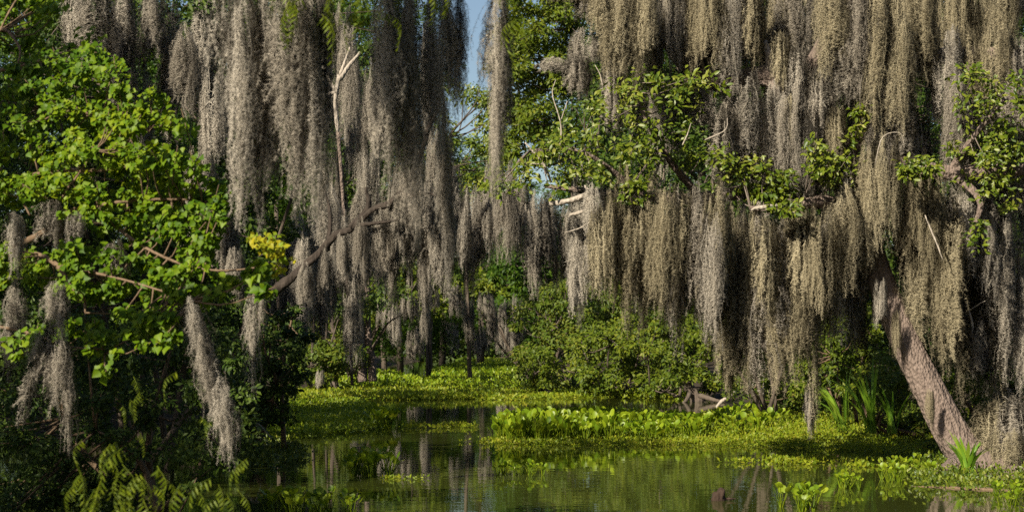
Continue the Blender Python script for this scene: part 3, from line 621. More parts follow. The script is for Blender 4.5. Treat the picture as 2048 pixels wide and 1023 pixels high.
def frond_mesh(seed):
    r = RS(seed); L = .26; out = []
    ax = spline([(0, 0, 0), (0, L * .5, .02), (0, L, -.10)], 12); out.append(tube(ax, np.linspace(.003, .001, 12), 3))
    P, tp, nr, sz_, P2, t2_ = [], [], [], [], [], []
    for i in range(18):
        t = (i + 1) / 19 * 11; k = int(t); q = ax[k] + (ax[min(k + 1, 11)] - ax[k]) * (t - k); s = 1 if i % 2 else -1
        d = nrm(np.array([s * .75, .55, -.45 + .2 * r.randn()])); bl = .066 * (1 - .55 * i / 18) * (.8 + .4 * r.rand())
        P.append(q); tp.append(nrm(d * .8 + [0, 0, -.55])); nr.append(np.array([0, -.3, 1]) + r.randn(3) * .3); sz_.append(bl)
        for j in range(3):
            c = q + nrm(d * .8 + [0, 0, -.55]) * bl * (j + .6) / 3
            for u in (-1, 1):
                P2.append(c); t2_.append(nrm(nrm(np.cross(d, [0, 0, 1])) * u + d * .5 + r.randn(3) * .2))
    lance = (np.array([[0, 0, 0], [.10, .3, .01], [-.10, .3, .01], [.08, .7, 0], [-.08, .7, 0], [0, 1, -.05]]), np.array([(0, 1, 2), (1, 3, 4), (1, 4, 2), (3, 5, 4)]))
    out.append(scatter(lance, np.array(P), np.array(tp), np.array(nr), np.array(sz_)))
    out.append(scatter((np.array([[-.2, 0, 0], [.2, 0, 0], [0, 1, -.15]]), np.array([(0, 1, 2)])), np.array(P2), np.array(t2_), np.tile([[0, 0, 1.]], (len(P2), 1)), .009))
    return mesh('frond', *join(out), M_CYP)
FR = [frond_mesh(s) for s in range(4)]
r = RS(99)
def fronds(boxes):
    for (x0, y0, x1, y1, D0, D1, n, s) in boxes:
        for i in range(n):
            q = at(x0 + (x1 - x0) * r.rand(), y0 + (y1 - y0) * r.rand(), D0 + (D1 - D0) * r.rand()) - b
            o = link('frond', FR[r.randint(4)], cyp, tuple(q), (-.75 - .5 * r.rand(), (r.rand() - .5) * .7, math.pi + (r.rand() - .5) * 2.8), (s * (.8 + .5 * r.rand()),) * 3)
fronds([(150, 850, 250, 980, 7.2, 7.8, 7, .62), (340, 950, 480, 1000, 7.0, 7.6, 7, .62), (240, 740, 430, 880, 8.6, 9.8, 8, .5), (150, 890, 310, 1000, 7.3, 7.9, 7, .55), (230, 860, 330, 970, 7.4, 8.0, 7, .62), (200, 930, 300, 1010, 7.2, 7.8, 5, .6), (480, 880, 510, 930, 7.4, 7.8, 2, .6),
        (540, -40, 660, 40, 8.4, 8.9, 16, .8), (700, -40, 790, 30, 8.4, 9, 12, .75), (860, -50, 920, 0, 8.6, 9.2, 6, .7), (490, 40, 530, 130, 8.5, 8.9, 5, .6), (760, -60, 900, 0, 8.4, 9.2, 8, .7), (1000, 0, 1050, 40, 8.6, 9.2, 5, .7)])

# ------------------------------------------------------------------ bank trees outside the frame that shade the near bank
for k, (x, y, H, kd, wx) in enumerate([(-7.2, 11.9, 6.3, 3, .75), (-9.6, 20, 7, 3, .8), (-13, 13, 11.5, 3, .8), (-13.5, 23, 12, 3, .8), (-13, 32, 12, 3, .8)]):
    o = far_tree(1024, 1, H, kd, f'bank tree outside the frame that shades the near bank, {ORD[k]} along the shore', 'bank trees outside the frame', rz=k * 1.7, name='bank_tree', wx=wx)
    o.location = (x, y, .1)
for k, (x, y, H, wx) in enumerate([(-6.1, 18.3, 6.3, .55), (-7.9, 34.3, 8, .95), (-7.9, 41.5, 8.2, .95), (-8.0, 50, 8.5, .9)]):
    o = far_tree(1024, 1, H, 3, 'leafy bank tree almost hidden behind the near leaves and moss, ' + ('shortest one', 'second one', 'third one', 'farthest one')[k], 'hidden bank trees', rz=k * 1.1 + .4, name='bank_tree', wx=wx)
    o.location = (x, y, .1)
for k, (x, y, H, wx) in enumerate([(-13, 78, 10, 1), (-15, 90, 11, 1), (-18, 102, 12, 1), (-17, 118, 13, 1), (-16, 136, 14, 1)]):
    o = far_tree(1024, 1, H, 3, f'shaded tree crowding the dark far bank, {ORD[k]} along the shore', 'trees crowding the dark far bank', rz=k * 1.9, name='bank_tree', wx=wx)
    o.location = (x, y, .1)
ring = [(-150, 34, 13), (-170, 30, 12), (170, 26, 14), (-136, 36, 13), (-120, 36, 14), (-105, 28, 17), (-90, 22, 18), (-75, 20, 20), (-60, 18, 20), (-45, 16, 19), (-30, 16, 20), (-15, 17, 20), (0, 18, 20), (15, 18, 19), (28, 20, 20)]
for k, (a_, d_, H) in enumerate(ring):                # the swamp goes on behind and beside the camera
    o = far_tree(1024, 1, H, k % 3, f'tall tree of the swamp behind the viewer, {ORD[k]} round the shore', 'swamp trees behind the viewer', rz=k * .7, name='swamp_tree', wx=1.0)
    o.location = (d_ * math.cos(math.radians(a_)), d_ * math.sin(math.radians(a_)), .1)
# dense far undergrowth closing the view under the far trees
rr = RS(44); N = 26000
P = np.c_[(rr.rand(N) - .5) * 190, 215 + rr.rand(N) * 25, rr.rand(N) ** 1.3 * 13]
tip, nor = leaf_frames(P, rr.randn(N, 3) * .5, rr)
tag(link('undergrowth', mesh('undergrowth', *scatter(T_TUFT, P, tip, nor, .9 + .7 * rr.rand(N)), M_SHADELEAF)), 'dark forest undergrowth closing the far end of the channel', 'undergrowth', kind='stuff')
N = 14000
P = np.c_[-6.6 - rr.rand(N) * 9, 22 + rr.rand(N) * 30, .1 + rr.rand(N) ** 1.3 * 3.2]
P[:, 0] -= np.interp(P[:, 1], [22, 52], [1.6, .6])
tip, nor = leaf_frames(P, rr.randn(N, 3) * .5, rr)
tag(link('undergrowth', mesh('undergrowth', *scatter(T_TUFT, P, tip, nor, .14 + .12 * rr.rand(N)), M_SHADELEAF)), 'dark thicket on the bank behind the near leaves', 'undergrowth', kind='stuff')
N = 9000
P = np.c_[6.5 + rr.rand(N) * 12, 40 + rr.rand(N) * 5, .2 + rr.rand(N) ** 1.2 * 4.5]
tip, nor = leaf_frames(P, rr.randn(N, 3) * .5, rr)
tag(link('undergrowth', mesh('undergrowth', *scatter(T_TUFT, P, tip, nor, .16 + .14 * rr.rand(N)), M_SHADELEAF)), 'dark thicket behind the leaning oak and its moss', 'undergrowth', kind='stuff')

# ------------------------------------------------------------------ hanging moss, hank by hank
hanks([(445, -40, 205, 62), (484, -40, 470, 60), (530, -30, 475, 54), (585, -40, 400, 64, 8.5), (620, -40, 485, 60, 8.55), (650, -50, 300, 26), (770, -40, 395, 52, 8.5), (806, -50, 330, 44, 8.64), (822, -30, 510, 46, 8.68),
       (880, -40, 330, 50, 8.9), (905, -40, 250, 40, 8.95), (890, 200, 600, 28, 9.0), (997, -40, 340, 42, 8.8), (990, 100, 420, 20, 8.9)],
      8.6, .3, 'long shaggy grey moss column under the overhead cypress limb, # from the left', 'moss columns under the overhead cypress limb', seed=1)
hanks([(150, -40, 130, 60), (190, -40, 190, 56), (240, -40, 230, 58), (300, -40, 180, 46), (340, 20, 300, 50), (370, 60, 250, 44), (405, -30, 330, 50), (430, 150, 380, 60), (400, 300, 480, 60), (450, 430, 560, 46), (280, 140, 330, 50), (470, 500, 620, 40)],
      19, 3, 'half-shaded moss hank above the heart-shaped leaves, # from the left', 'moss above the heart-leaved tree', seed=2)
hanks([(600, 430, 620, 60), (640, 100, 330, 50), (665, 300, 500, 55), (700, 60, 300, 48), (715, 200, 420, 50), (738, 300, 560, 44), (700, 440, 640, 36), (745, 130, 360, 40), (650, 480, 660, 46), (560, 520, 700, 50), (590, 560, 720, 44), (855, 60, 330, 40), (845, 300, 470, 44), (870, 260, 440, 36), (905, 330, 500, 40), (680, 20, 160, 50), (765, 420, 590, 40), (715, 600, 735, 20, 60)],
      39, 3, 'grey moss hank around the bleached dead tree, # from the left', 'moss around the bleached dead tree', seed=3)
hanks(curtain(780, 1200, [(780, 400, 580), (840, 400, 610), (880, 400, 560), (930, 400, 590), (1000, 400, 550), (1060, 410, 530), (1110, 410, 590), (1200, 400, 630)], 15, 32, 31, 75, 60),
      31, 1.6, 'grey moss hank in the fringe over the channel, # from the left', 'moss fringe over the channel', seed=4)
hanks([(772, 595, 660, 34), (790, 610, 700, 24), (818, 590, 655, 36), (850, 605, 690, 20), (862, 580, 630, 40), (915, 570, 640, 30), (940, 600, 690, 22), (972, 585, 650, 36), (985, 610, 700, 20), (1012, 600, 665, 34), (1034, 590, 725, 26), (720, 640, 750, 16, 66), (1010, 640, 720, 34, 110), (960, 650, 730, 40, 120), (900, 640, 720, 40, 120), (830, 650, 740, 40, 110)],
      70, 2, 'distant short moss tuft over the dark channel bend, # from the left', 'distant moss over the dark bend', seed=5)
T = 'tan'
hanks(curtain(1190, 1440, [(1190, 400, 630), (1240, 395, 660), (1290, 400, 670), (1330, 410, 630), (1390, 400, 690), (1440, 400, 660)], 21, 42, 41, 55, 55), 23.5, .7, 'tan moss hank under the leafy oak limb, # from the left', 'moss under the leafy oak limb', T, 6)
hanks([(1456, 690, 800, 26, 24.4), (1462, 420, 760, 80), (1500, 425, 800, 70), (1545, 420, 800, 76), (1590, 415, 780, 66), (1618, 440, 865, 34, 24), (1640, 420, 640, 60), (1680, 430, 560, 56), (1480, 560, 790, 60), (1560, 560, 800, 50), (1420, 400, 640, 70), (1530, 430, 640, 60, 23.4), (1600, 420, 620, 60, 23.5)], 23.9, .8, 'very long tan moss hank nearly touching the water plants, # from the left', 'long moss curtain over the water plants', T, 7)
hanks([(1735, 300, 560, 70, 24), (1765, 290, 540, 76, 23.9), (1820, 310, 620, 64, 24.3), (1850, 350, 560, 60), (1880, 360, 770, 60), (1915, 420, 830, 46), (1850, 480, 700, 50), (1810, 420, 600, 50, 24.6), (1720, 400, 640, 50, 25), (1830, 640, 800, 46, 24.8), (1700, 460, 700, 40, 25.2)], 24.2, .7, 'tan moss hank spilling from the crotch of the leaning trunk, # from the left', 'moss around the leaning trunk', T, 8)
hanks([(1960, 380, 620, 70), (2000, 420, 780, 66), (2040, 440, 740, 70), (1985, 300, 560, 60), (2030, 300, 520, 70), (1930, 360, 560, 60), (2020, 760, 920, 70), (1960, 640, 800, 40), (2048, 560, 820, 50)], 24.8, 1, 'grey tan moss hank beside the dark oak leaves, # from the left', 'moss beside the dark oak leaves', 'grey', 9)
hanks(curtain(1120, 1560, [(1120, -50, 60), (1200, -50, 80), (1240, -50, 180), (1330, -50, 210), (1370, -40, 200), (1450, -40, 180), (1560, -40, 320)], 34, 66, 51, 10, 60), 25.4, .8, 'tan moss hank high over the leafy limb, # from the left', 'high moss over the leafy limb', T, 10)
hanks(curtain(1570, 2070, [(1570, -50, 220), (1650, -50, 300), (1720, -50, 320), (1800, -50, 260), (1860, -50, 220), (1950, -50, 150), (2070, -50, 140)], 34, 66, 52, 10, 70), 25.5, .8, 'tan moss hank high above the trunk crotch, # from the left', 'high moss above the trunk crotch', T, 11)
hanks(curtain(1440, 1700, [(1440, 180, 380), (1540, 190, 420), (1640, 240, 420), (1700, 330, 450)], 32, 64, 53, 45, 45), 24.1, .5, 'greyish moss hank below the slanting upper trunk, # from the left', 'moss below the slanting upper trunk', 'grey', 12)
hanks(curtain(1760, 2070, [(1760, 190, 400), (1850, 170, 400), (1950, 150, 420), (2070, 130, 430)], 32, 70, 54, 50, 45), 24.5, .6, 'pinkish grey moss hank behind the oak leaves, # from the left', 'moss behind the oak leaves', 'grey', 13)
hanks(curtain(1180, 1700, [(1180, 420, 600), (1400, 420, 660), (1700, 420, 720)], 42, 80, 55, 60, 50), 24.6, .8, 'back layer moss hank deep in the oak curtain, # from the left', 'deep moss of the oak curtain', 'grey', 14)
hanks(curtain(1120, 1500, [(1120, 60, 200), (1300, 120, 330), (1500, 200, 400)], 34, 60, 56, 60, 40), 25.4, .8, 'grey moss hank deep behind the oak leaves, # from the left', 'deep moss behind the oak leaves', 'grey', 15)
hanks([(84, 660, 770, 24, 10.4, .15), (100, 640, 810, 30, 10.4), (118, 640, 840, 32, 10.4), (136, 690, 920, 22, 10.4), (104, 560, 690, 30, 10.6), (125, 570, 690, 24, 10.6), (40, 560, 710, 34), (18, 600, 780, 30), (95, 390, 520, 50), (30, 420, 560, 44), (150, 420, 500, 40), (75, 700, 860, 30, 11.2, .25), (230, 480, 560, 36)], 11.3, .4, 'grey moss tuft on the brown branches of the near tree, # from the left', 'moss on the near tree', 'grey', 16)
hanks([(378, 600, 710, 26, 10.1, -.2), (390, 610, 770, 30, 10.3, -.2), (404, 650, 810, 30, 10.3, -.2), (416, 690, 860, 28, 10.2, -.15), (430, 720, 900, 32, 10.2, -.1), (446, 750, 935, 30, 10.1), (462, 780, 945, 22, 10.1), (474, 820, 905, 14, 10.1), (505, 570, 800, 22, 10.4), (525, 570, 680, 14, 10.4), (370, 600, 700, 30, 10.6, -.1)], 11.2, .3, 'ragged moss hank trailing toward the dark water, # from the left', 'moss trailing toward the water', 'grey', 17)
hanks([(566, 740, 790, 22, 30), (640, 740, 780, 16, 60), (1620, 760, 880, 24, 24)], 30, 1, 'small low moss tuft close above the water, # from the left', 'low moss tufts', 'grey', 18)
hanks([(622, -500, -55, 120, 8.17), (640, -420, -60, 100, 8.1), (590, -480, -60, 70, 8.1), (505, -470, -20, 70, 7.88), (522, -470, -25, 70, 7.86), (540, -470, -25, 60, 7.9)], 8, .2, 'unseen moss column added above the frame for shade, # from the left', 'unseen shading moss above the frame', 'grey', 19)  # added out of view to throw shade on the cypress moss columns
hanks([(1870, 400, 690, 56, 25), (1900, 380, 760, 50, 25.2), (1935, 400, 800, 50, 25.3), (1735, 420, 560, 44, 23.9), (1690, 380, 600, 50, 23.8), (1655, 400, 690, 50, 24.4), (1975, 520, 830, 46, 25), (1720, 560, 760, 36, 25.5), (1795, 620, 720, 20, 23.9), (1860, 780, 860, 22, 23.5), (1760, 560, 660, 26, 24)], 24, .5, 'slender tan moss hank falling past the leaning trunk, # from the left', 'slender moss past the leaning trunk', 'tan', 20)
hanks([(1990, 800, 930, 80, 23.6), (2030, 790, 960, 80, 23.4), (2010, 860, 970, 70, 23.2)], 23.4, .2, 'brown heap of fallen moss and twigs by the oak root, # from the left', 'fallen moss by the oak root', 'tan', 21)
hanks([(1340, -50, 150, 60, 24.6), (1385, -50, 190, 50, 24.5), (1420, -40, 170, 60, 24.4), (1465, -40, 200, 56, 24.5), (1505, -50, 140, 54, 24.4), (1720, -50, 240, 60, 24.0), (1755, -40, 290, 66, 24.0), (1800, 40, 290, 60, 24.1), (1845, -40, 210, 60, 24.3), (1890, 60, 230, 60, 24.4), (1940, 50, 240, 60, 24.5), (1990, 60, 220, 66, 24.4), (2040, 70, 260, 60, 24.5), (1665, -50, 170, 50, 24.0), (1690, 40, 260, 50, 24.1), (1250, -50, 190, 60, 24.0), (1290, -50, 160, 50, 24.0), (1210, -50, 120, 60, 24.1)], 24, .4, 'front moss hank draping the upper oak limbs, # from the left', 'moss draping the upper oak limbs', 'tan', 22)
hanks([(688, 430, 640, 34), (704, 560, 740, 30), (660, 380, 560, 36), (725, 380, 560, 34), (610, 480, 690, 44), (640, 540, 700, 36)], 34.5, 1.5, 'shaded grey moss hank over the dark recess, # from the left', 'shaded moss over the dark recess', 'grey', 23)
hanks([(1560, 60, 200, 44), (1600, 90, 250, 46), (1640, 130, 300, 46), (1675, 210, 330, 40), (1550, 170, 330, 44), (1585, 200, 380, 46), (1625, 230, 400, 46), (1665, 290, 420, 44)], 24.2, .3, 'short moss hank clinging to the slanting upper trunk, # from the left', 'moss clinging to the slanting upper trunk', 'tan', 24)
hanks([(610, 530, 640, 22), (650, 495, 610, 20), (685, 470, 570, 22), (720, 440, 560, 20), (760, 415, 540, 24), (800, 385, 520, 24), (835, 340, 470, 22)], 30.6, .2, 'small moss hank strung along the dark slanting limb, # from the left', 'moss along the dark slanting limb', 'grey', 25)
hanks(curtain(560, 900, [(560, 500, 660), (640, 430, 640), (740, 420, 600), (820, 410, 610), (900, 410, 600)], 20, 34, 71, 40, 60), 44, 3, 'dim moss hank filling the dark recess, # from the left', 'dim moss of the dark recess', 'grey', 26)

# ------------------------------------------------------------------ water plants
def blade_template():
    a = np.linspace(0, 2 * math.pi, 9)[:-1] - math.pi / 2
    V = [(0, .5, -.10)] + [(.46 * math.cos(t) * (1 + .06 * math.sin(2 * t)), .5 + .5 * math.sin(t), .0) for t in a]
    return np.array(V), np.array([(0, 1 + i, 1 + (i + 1) % 8) for i in range(8)])
T_BLADE = blade_template()
def stalk(p, q, w):
    d = nrm(q - p); s = nrm(np.cross(d, [.3, 1, .2])) * w; u = np.cross(d, s)
    m = (p + q) / 2
    return np.array([p + s * 1.6, p - s * .8 + u * 1.4, p - s * .8 - u * 1.4, q + s * .6, q - s * .3 + u * .5, q - s * .3 - u * .5]), np.array([(0, 1, 4), (0, 4, 3), (1, 2, 5), (1, 5, 4), (2, 0, 3), (2, 3, 5)])
def plant_leaves(seed, n, h, spread, ls):
    r = RS(seed); out = []
    for i in range(n):
        a = i * 2.4 + r.rand() * .6; hh = h * (.55 + .5 * r.rand()); rd = spread * (.4 + .7 * r.rand())
        q = np.array([math.cos(a) * rd, math.sin(a) * rd, hh]); p_ = np.array([math.cos(a) * .02, math.sin(a) * .02, -.02])
        o_ = np.array([math.cos(a), math.sin(a), 0])
        tip = nrm(o_ * (.35 + .5 * r.rand()) + [0, 0, .75] + r.randn(3) * .15); nor = nrm(-o_ * .7 + [0, 0, .55] + r.randn(3) * .2)
        bl = scatter(T_BLADE, q[None], tip[None], nor[None], np.array([ls * (.75 + .45 * r.rand())]))
        out.append(join([bl, stalk(p_, q, .007)]))
    return out
PL = [plant_leaves(s, 8, .30, .13, .115) for s in range(6)]
PLM = [mesh('water_hyacinth', *join(pl), M_HYA) for pl in PL]
PLL = [[mesh('leaf', *q, M_HYA) for q in pl] for pl in PL]
hr = RS(123)
def hyacinth(pos, s, label, group, leaves=False, sz=None):
    k = hr.randint(6); rot = (hr.randn() * .08, hr.randn() * .08, hr.rand() * 6.28); sc3 = (s, s, s * (sz or 1))
    if leaves:
        o = link('water_hyacinth', None, None, tuple(pos), rot, sc3)
        for me in PLL[k]: link('leaf', me, o)
    else: o = link('water_hyacinth', PLM[k], None, tuple(pos), rot, sc3)
    return tag(o, label, 'water plant', group)
def wpoly(poly, n, r):
    """points on the water inside a photo outline, even over the water"""
    pl = np.array(poly, float); W = np.array([onwater(*q)[:2] for q in pl])
    lo, hi = W.min(0), W.max(0); out = np.zeros((0, 2))
    while len(out) < n:
        q = lo + r.rand(n * 3, 2) * (hi - lo); out = np.vstack([out, q[inpoly(q[:, 0], q[:, 1], W)]])
    return np.c_[out[:n], np.zeros(n)]
r = RS(321)
MAT = [(987, 884), (1000, 862), (1080, 852), (1200, 849), (1330, 858), (1420, 868), (1400, 880), (1200, 884), (1050, 886)]
Q = wpoly(MAT, 480, r); Q = Q[np.argsort(Q[:, 1])]
front = Q[:190]; rest = Q[190:]
for i, q in enumerate(front):
    hyacinth(q, .66 + .3 * r.rand(), 'round-leaved hyacinth plant packed in the bright near floating mat', 'hyacinths of the near floating mat', i < 45, 1.5 if q[0] < 1.8 else 1.0)
for q in wpoly([(1410, 868), (1430, 842), (1560, 838), (1570, 862), (1500, 872)], 34, r):
    hyacinth(q, .85 + .3 * r.rand(), 'round-leaved hyacinth plant under the long moss curtain', 'hyacinths under the long moss curtain')
for q in wpoly([(735, 858), (745, 848), (800, 848), (800, 858)], 12, r):
    hyacinth(q, 1.0 + .3 * r.rand(), 'upright bright hyacinth in the lone clump off the shaded mat', 'hyacinths of the lone bright clump', True)
for q in wpoly([(690, 952), (700, 938), (770, 938), (785, 952)], 16, r):
    hyacinth(q, .62 + .3 * r.rand(), 'dark shaded hyacinth in the small clump on open water', 'hyacinths of the dark clump on open water', True)
for q in wpoly([(980, 950), (985, 944), (1060, 945), (1100, 949), (1050, 953)], 10, r):
    hyacinth(q, .3 + .25 * r.rand(), 'small dark hyacinth drifting in a thin line on open water', 'hyacinths drifting in a thin line', True)
for q in wpoly([(1760, 965), (1770, 935), (1860, 930), (1890, 960)], 14, r):
    hyacinth(q, .34 + .25 * r.rand(), 'dark hyacinth clustered at the foot of the leaning oak', 'hyacinths at the foot of the oak', True)
for q in wpoly([(1670, 985), (1680, 965), (1740, 968), (1745, 985)], 9, r):
    hyacinth(q, .35 + .25 * r.rand(), 'small hyacinth floating off the sunken log', 'hyacinths off the sunken log', True)
for q in wpoly([(1990, 1015), (1990, 985), (2048, 980), (2048, 1015)], 10, r):
    hyacinth(q, .3 + .25 * r.rand(), 'bright hyacinth crowding the end of the sunken log', 'hyacinths at the log end', True)
for q in wpoly([(1545, 1030), (1550, 1012), (1640, 1012), (1645, 1030)], 7, r):
    hyacinth(q, .45 + .3 * r.rand(), 'sunlit hyacinth at the bottom edge of open water', 'sunlit hyacinths at the bottom edge', True)
for q in wpoly([(530, 1040), (530, 1022), (700, 1022), (710, 1040)], 14, r):
    hyacinth(q, .5 + .3 * r.rand(), 'dark hyacinth at the bottom edge beside the cypress fronds', 'dark hyacinths at the bottom edge', True)
def mat_stuff(name, poly, n, h, size, mat, label, seed, tm=T_LEAF2, lv=5, cat='water plants'):
    r = RS(seed); nc = max(4, n // 22); cc = wpoly(poly, nc, r); j_ = r.randint(nc, size=n); ext = np.ptp(cc[:, :2], axis=0); q = np.where((r.rand(n) < .45)[:, None], wpoly(poly, n, r), cc[j_] + np.c_[r.randn(n, 2) * np.minimum(ext * .03 + .05, .35), np.zeros(n)]); hv = .45 + .75 * r.rand(nc); k = np.repeat(np.arange(n), lv); N = len(k); hs = (.35 + .65 * r.rand(n)) * hv[j_]
    P = q[k] + np.c_[r.randn(N, 2) * size * .8, h * hs[k] * (.3 + .7 * r.rand(N))]
    tip = nrm(r.randn(N, 3) * .7 + [0, 0, .6]); nor = nrm(SUNV[None] * .5 + r.randn(N, 3) * .6 + [0, 0, .5])
    V, T = scatter(tm, P, tip, nor, size * (.6 + .8 * r.rand(N)))
    return tag(link(name, mesh(name, V, T, mat)), label, cat, kind='stuff')
V, T = join([scatter((np.array(PLM[0].vertices and [v.co[:] for v in PLM[i].vertices]), np.array([p_.vertices[:] for p_ in PLM[i].polygons])), rest[i::6], np.tile([[0., 1, 0]], (len(rest[i::6]), 1)) + r.randn(len(rest[i::6]), 3) * [1, 1, 0], np.tile([[0., 0, 1]], (len(rest[i::6]), 1)), 1.05) for i in range(6)])
tag(link('hyacinth_foliage', mesh('hyacinth_foliage', V, T, M_HYA)), 'hyacinth leaves massed at the back of the near mat', 'water plants', kind='stuff')
mat_stuff('floating_weeds', [(985, 889), (1000, 876), (1200, 872), (1420, 872), (1600, 880), (1840, 905), (1830, 912), (1600, 895), (1400, 891), (1200, 891), (1050, 890)], 2600, .10, .05, M_WEED, 'yellow green creeping weeds edging the near mat', 1, lv=6)
mat_stuff('floating_weeds', [(1400, 870), (1420, 830), (1650, 815), (1760, 850), (1850, 890), (1840, 905), (1600, 885)], 2600, .2, .06, M_WEED, 'yellow green weeds along the sunny bank', 2, lv=6)
mat_stuff('floating_weeds', [(1480, 925), (1500, 912), (1650, 915), (1830, 925), (1830, 940), (1650, 932)], 260, .05, .06, M_WEED, 'thin scatter of small floating weeds off the bank', 3, lv=5)
mat_stuff('hyacinth_foliage', [(960, 800), (940, 792), (1000, 780), (1380, 780), (1400, 790), (1390, 797), (1200, 795), (1050, 800)], 2400, .15, .10, M_WEED, 'yellowish floating plants beyond the near mat', 4, lv=6)
mat_stuff('hyacinth_foliage', [(870, 757), (860, 748), (930, 726), (1010, 716), (1050, 722), (1075, 745), (1080, 762), (1000, 757)], 6000, .38, .22, M_HYA, 'bright green plants filling the far channel', 5, lv=5)
mat_stuff('hyacinth_foliage', [(635, 778), (640, 757), (720, 752), (790, 755), (830, 772), (780, 779)], 2800, .42, .17, M_HYA, 'bright green plants along the shaded far bank', 6, lv=6)
mat_stuff('hyacinth_foliage', [(545, 800), (560, 786), (780, 784), (980, 788), (1000, 797), (800, 800)], 3200, .25, .11, M_WEED, 'yellow green floating plants across the channel', 7, lv=6)
mat_stuff('hyacinth_foliage', [(820, 775), (850, 762), (1080, 762), (1090, 772), (1000, 776)], 1800, .3, .14, M_HYA, 'shaded floating plants across the bend', 8, lv=5)
mat_stuff('hyacinth_foliage', [(520, 868), (540, 808), (720, 806), (760, 828), (740, 862), (620, 872)], 3800, .20, .08, M_HYA, 'half-shaded floating mat at the dark bank', 9, lv=6)
mat_stuff('floating_weeds', [(800, 852), (960, 850), (955, 856), (810, 857)], 120, .09, .06, M_WEED, 'small weeds drifting in the shaded reach', 10, lv=5)
mat_stuff('floating_weeds', [(480, 930), (490, 880), (590, 890), (610, 915), (560, 935)], 700, .16, .06, M_OAK, 'dark shaded weeds below the trailing moss', 11, lv=6)
mat_stuff('floating_weeds', [(760, 958), (780, 953), (850, 955), (840, 960)], 30, .03, .04, M_WEED, 'few small weeds trailing from the dark clump', 12, lv=4)
mat_stuff('bank_weeds', [(1560, 815), (1650, 800), (1850, 840), (1900, 880), (1850, 890), (1650, 830)], 2400, .5, .07, M_SHRUB2, 'brown green bank weeds under the moss', 13, lv=6)
mat_stuff('bank_weeds', [(1830, 985), (1850, 930), (1960, 915), (2060, 915), (2060, 985)], 700, .16, .05, M_OAK, 'dark green weeds over the muddy oak root', 14, lv=6)
# strap-leaved clumps
def strap(px, py, D, n, L, lean, label, seed):
    r = RS(seed); bb = at(px, py, D); bb[2] = max(bb[2], -.05)
    root = thing('strap_leaf_plant', bb, label, 'water plant')
    for i in range(n):
        a = r.rand() * 6.28; l_ = L * (.55 + .6 * r.rand()); o_ = np.array([math.cos(a), math.sin(a) * .6, 0]) * (.25 + .4 * r.rand()) + [lean, 0, 0]
        pth = spline([bb + r.randn(3) * [.05, .05, 0], bb + o_ * l_ * .4 + [0, 0, l_ * .55], bb + o_ * l_ * 1.0 + [0, 0, l_ * (.75 + .25 * r.rand())]], 6)
        wv = np.array([.3, .8, 1, .9, .55, .05]) * .022 * (.7 + .6 * r.rand()); s_ = np.array([math.sin(a), -math.cos(a) * .4, .1]); s_ = s_ / np.linalg.norm(s_)
        V = np.concatenate([pth + s_ * wv[:, None], pth - s_ * wv[:, None]]); T = []
        for j in range(5): T += [(j, j + 1, 7 + j), (j, 7 + j, 6 + j)]
        part('blade', (V, T), M_IRIS, root)
strap(1745, 866, 29.3, 20, 1.25, -.4, 'tall strap-leaved plant leaning away from the trunk', 1)
strap(1690, 862, 29.5, 12, 1.1, -.45, 'smaller strap-leaved plant beside the tall leaning one', 2)
strap(1785, 866, 29.2, 14, .75, .0, 'low strap-leaved tuft next to the brown palm leaves', 3)
strap(1935, 968, 22.6, 26, .55, .0, 'bright strap-leaved tuft at the foot of the leaning oak', 4)
strap(985, 905, 27.2, 6, .16, .1, 'tiny reed tuft by the end of the near mat', 5)
# dead wood on the water
M_STUMP = barkmat('wet brown wood', [(.012, .008, .006), (.04, .025, .018), (.08, .05, .04)], 14, .8)
def wood(name, pts, label, mat, cat='log', extra=(), sides=10, rough=.3, n=12, seed=0):
    D = pts[0][2]; bb = at(pts[0][0], pts[0][1], D)
    root = thing(name, bb, label, cat)
    part('stem', ptube(pts, n, sides, rough, seed), mat, root)
    for k, e in enumerate(extra): part('branch', ptube(e, 8, 6, .2, seed + k + 1, .1), mat, root)
dS = CAMZ * F / (1000 - HOR)
wood('floating_stump', [(1436, 1004, dS, 26), (1437, 992, dS, 27), (1440, 982, dS, 22), (1436, 978, dS, 8)], 'small round dark brown stump poking out of open water', M_STUMP, 'stump', [[(1445, 996, dS, 6), (1460, 996, dS, 4), (1472, 995, dS, 2)]], 12, .35, 8)
dL = CAMZ * F / (978 - HOR)
wood('sunken_log', [(1800, 973, dL + .6, 5), (1880, 975, dL + .3, 9), (1960, 979, dL, 10), (2070, 985, dL - .2, 12)], 'pale brown log lying half sunken by the oak', M_TWIG, 'log', [], 9, .3, 16, 3)
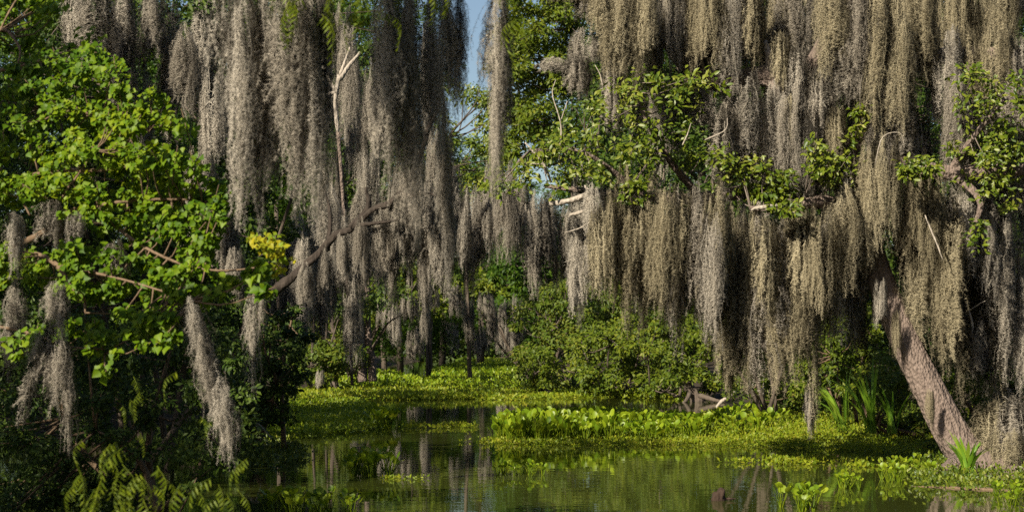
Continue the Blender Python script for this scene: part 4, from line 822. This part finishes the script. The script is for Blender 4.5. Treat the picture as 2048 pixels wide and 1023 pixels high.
wood('reddish_stump', [(1398, 806, 53, 40), (1392, 794, 53, 26), (1384, 782, 53, 20), (1378, 768, 53, 15), (1376, 758, 53, 4)], 'reddish brown broken stump at the bank edge', M_DARKB, 'stump', [[(1400, 790, 52.6, 12), (1430, 800, 52.2, 8), (1450, 803, 52, 4)], [(1380, 785, 52.8, 10), (1372, 800, 52.5, 8), (1365, 806, 52.4, 5)]], 12, .4, 8, 5)
wood('pale_stick', [(1432, 815, 46, 6), (1445, 800, 46, 7), (1462, 792, 46, 5), (1470, 780, 46, 3)], 'pale crooked stick below the long moss tip', M_PALE, 'stick', [], 6, .3, 8, 7)
wood('dead_twig', [(555, 790, 29.8, 6), (562, 765, 29.8, 5), (572, 745, 29.7, 4), (578, 730, 29.7, 2)], 'bare pale forked twig over the shaded mat', M_PALE, 'twig', [[(566, 760, 29.8, 3), (576, 756, 29.7, 3), (582, 752, 29.7, 2)], [(562, 765, 29.8, 3), (566, 740, 29.7, 2), (572, 732, 29.7, 2)]], 6, .2, 8, 8)
wood('bent_twig', [(490, 862, 25, 3), (510, 845, 25, 4), (530, 860, 25, 3), (545, 880, 25, 2)], 'thin pale twig bent into the water by the trailing moss', M_PALE, 'twig', [[(510, 845, 25, 3), (518, 865, 25, 2), (522, 882, 25, 2)]], 5, .2, 8, 9)
wood('fallen_log', [(1000, 728, 165, 3), (1030, 720, 163, 6), (1050, 712, 162, 5)], 'dark fallen log far off on the bright green channel', M_DARKB, 'log', [], 8, .2, 8, 10)


r = RS(9); N = 260
P = wpoly([(520, 1040), (620, 900), (1400, 895), (1800, 950), (1800, 1040)], N, r) + [0, 0, .006]
ang = r.rand(N) * 6.28
V, T = scatter(T_LEAF2, P, np.c_[np.cos(ang), np.sin(ang), r.rand(N) * .15], np.c_[r.randn(N, 2) * .12, np.ones(N)], .02 + .05 * r.rand(N) ** 2)
tag(link('floating_debris', mesh('floating_debris', V, T, M_SHRUB2)), 'small fallen leaves and bits drifting on the water', 'debris', kind='stuff')
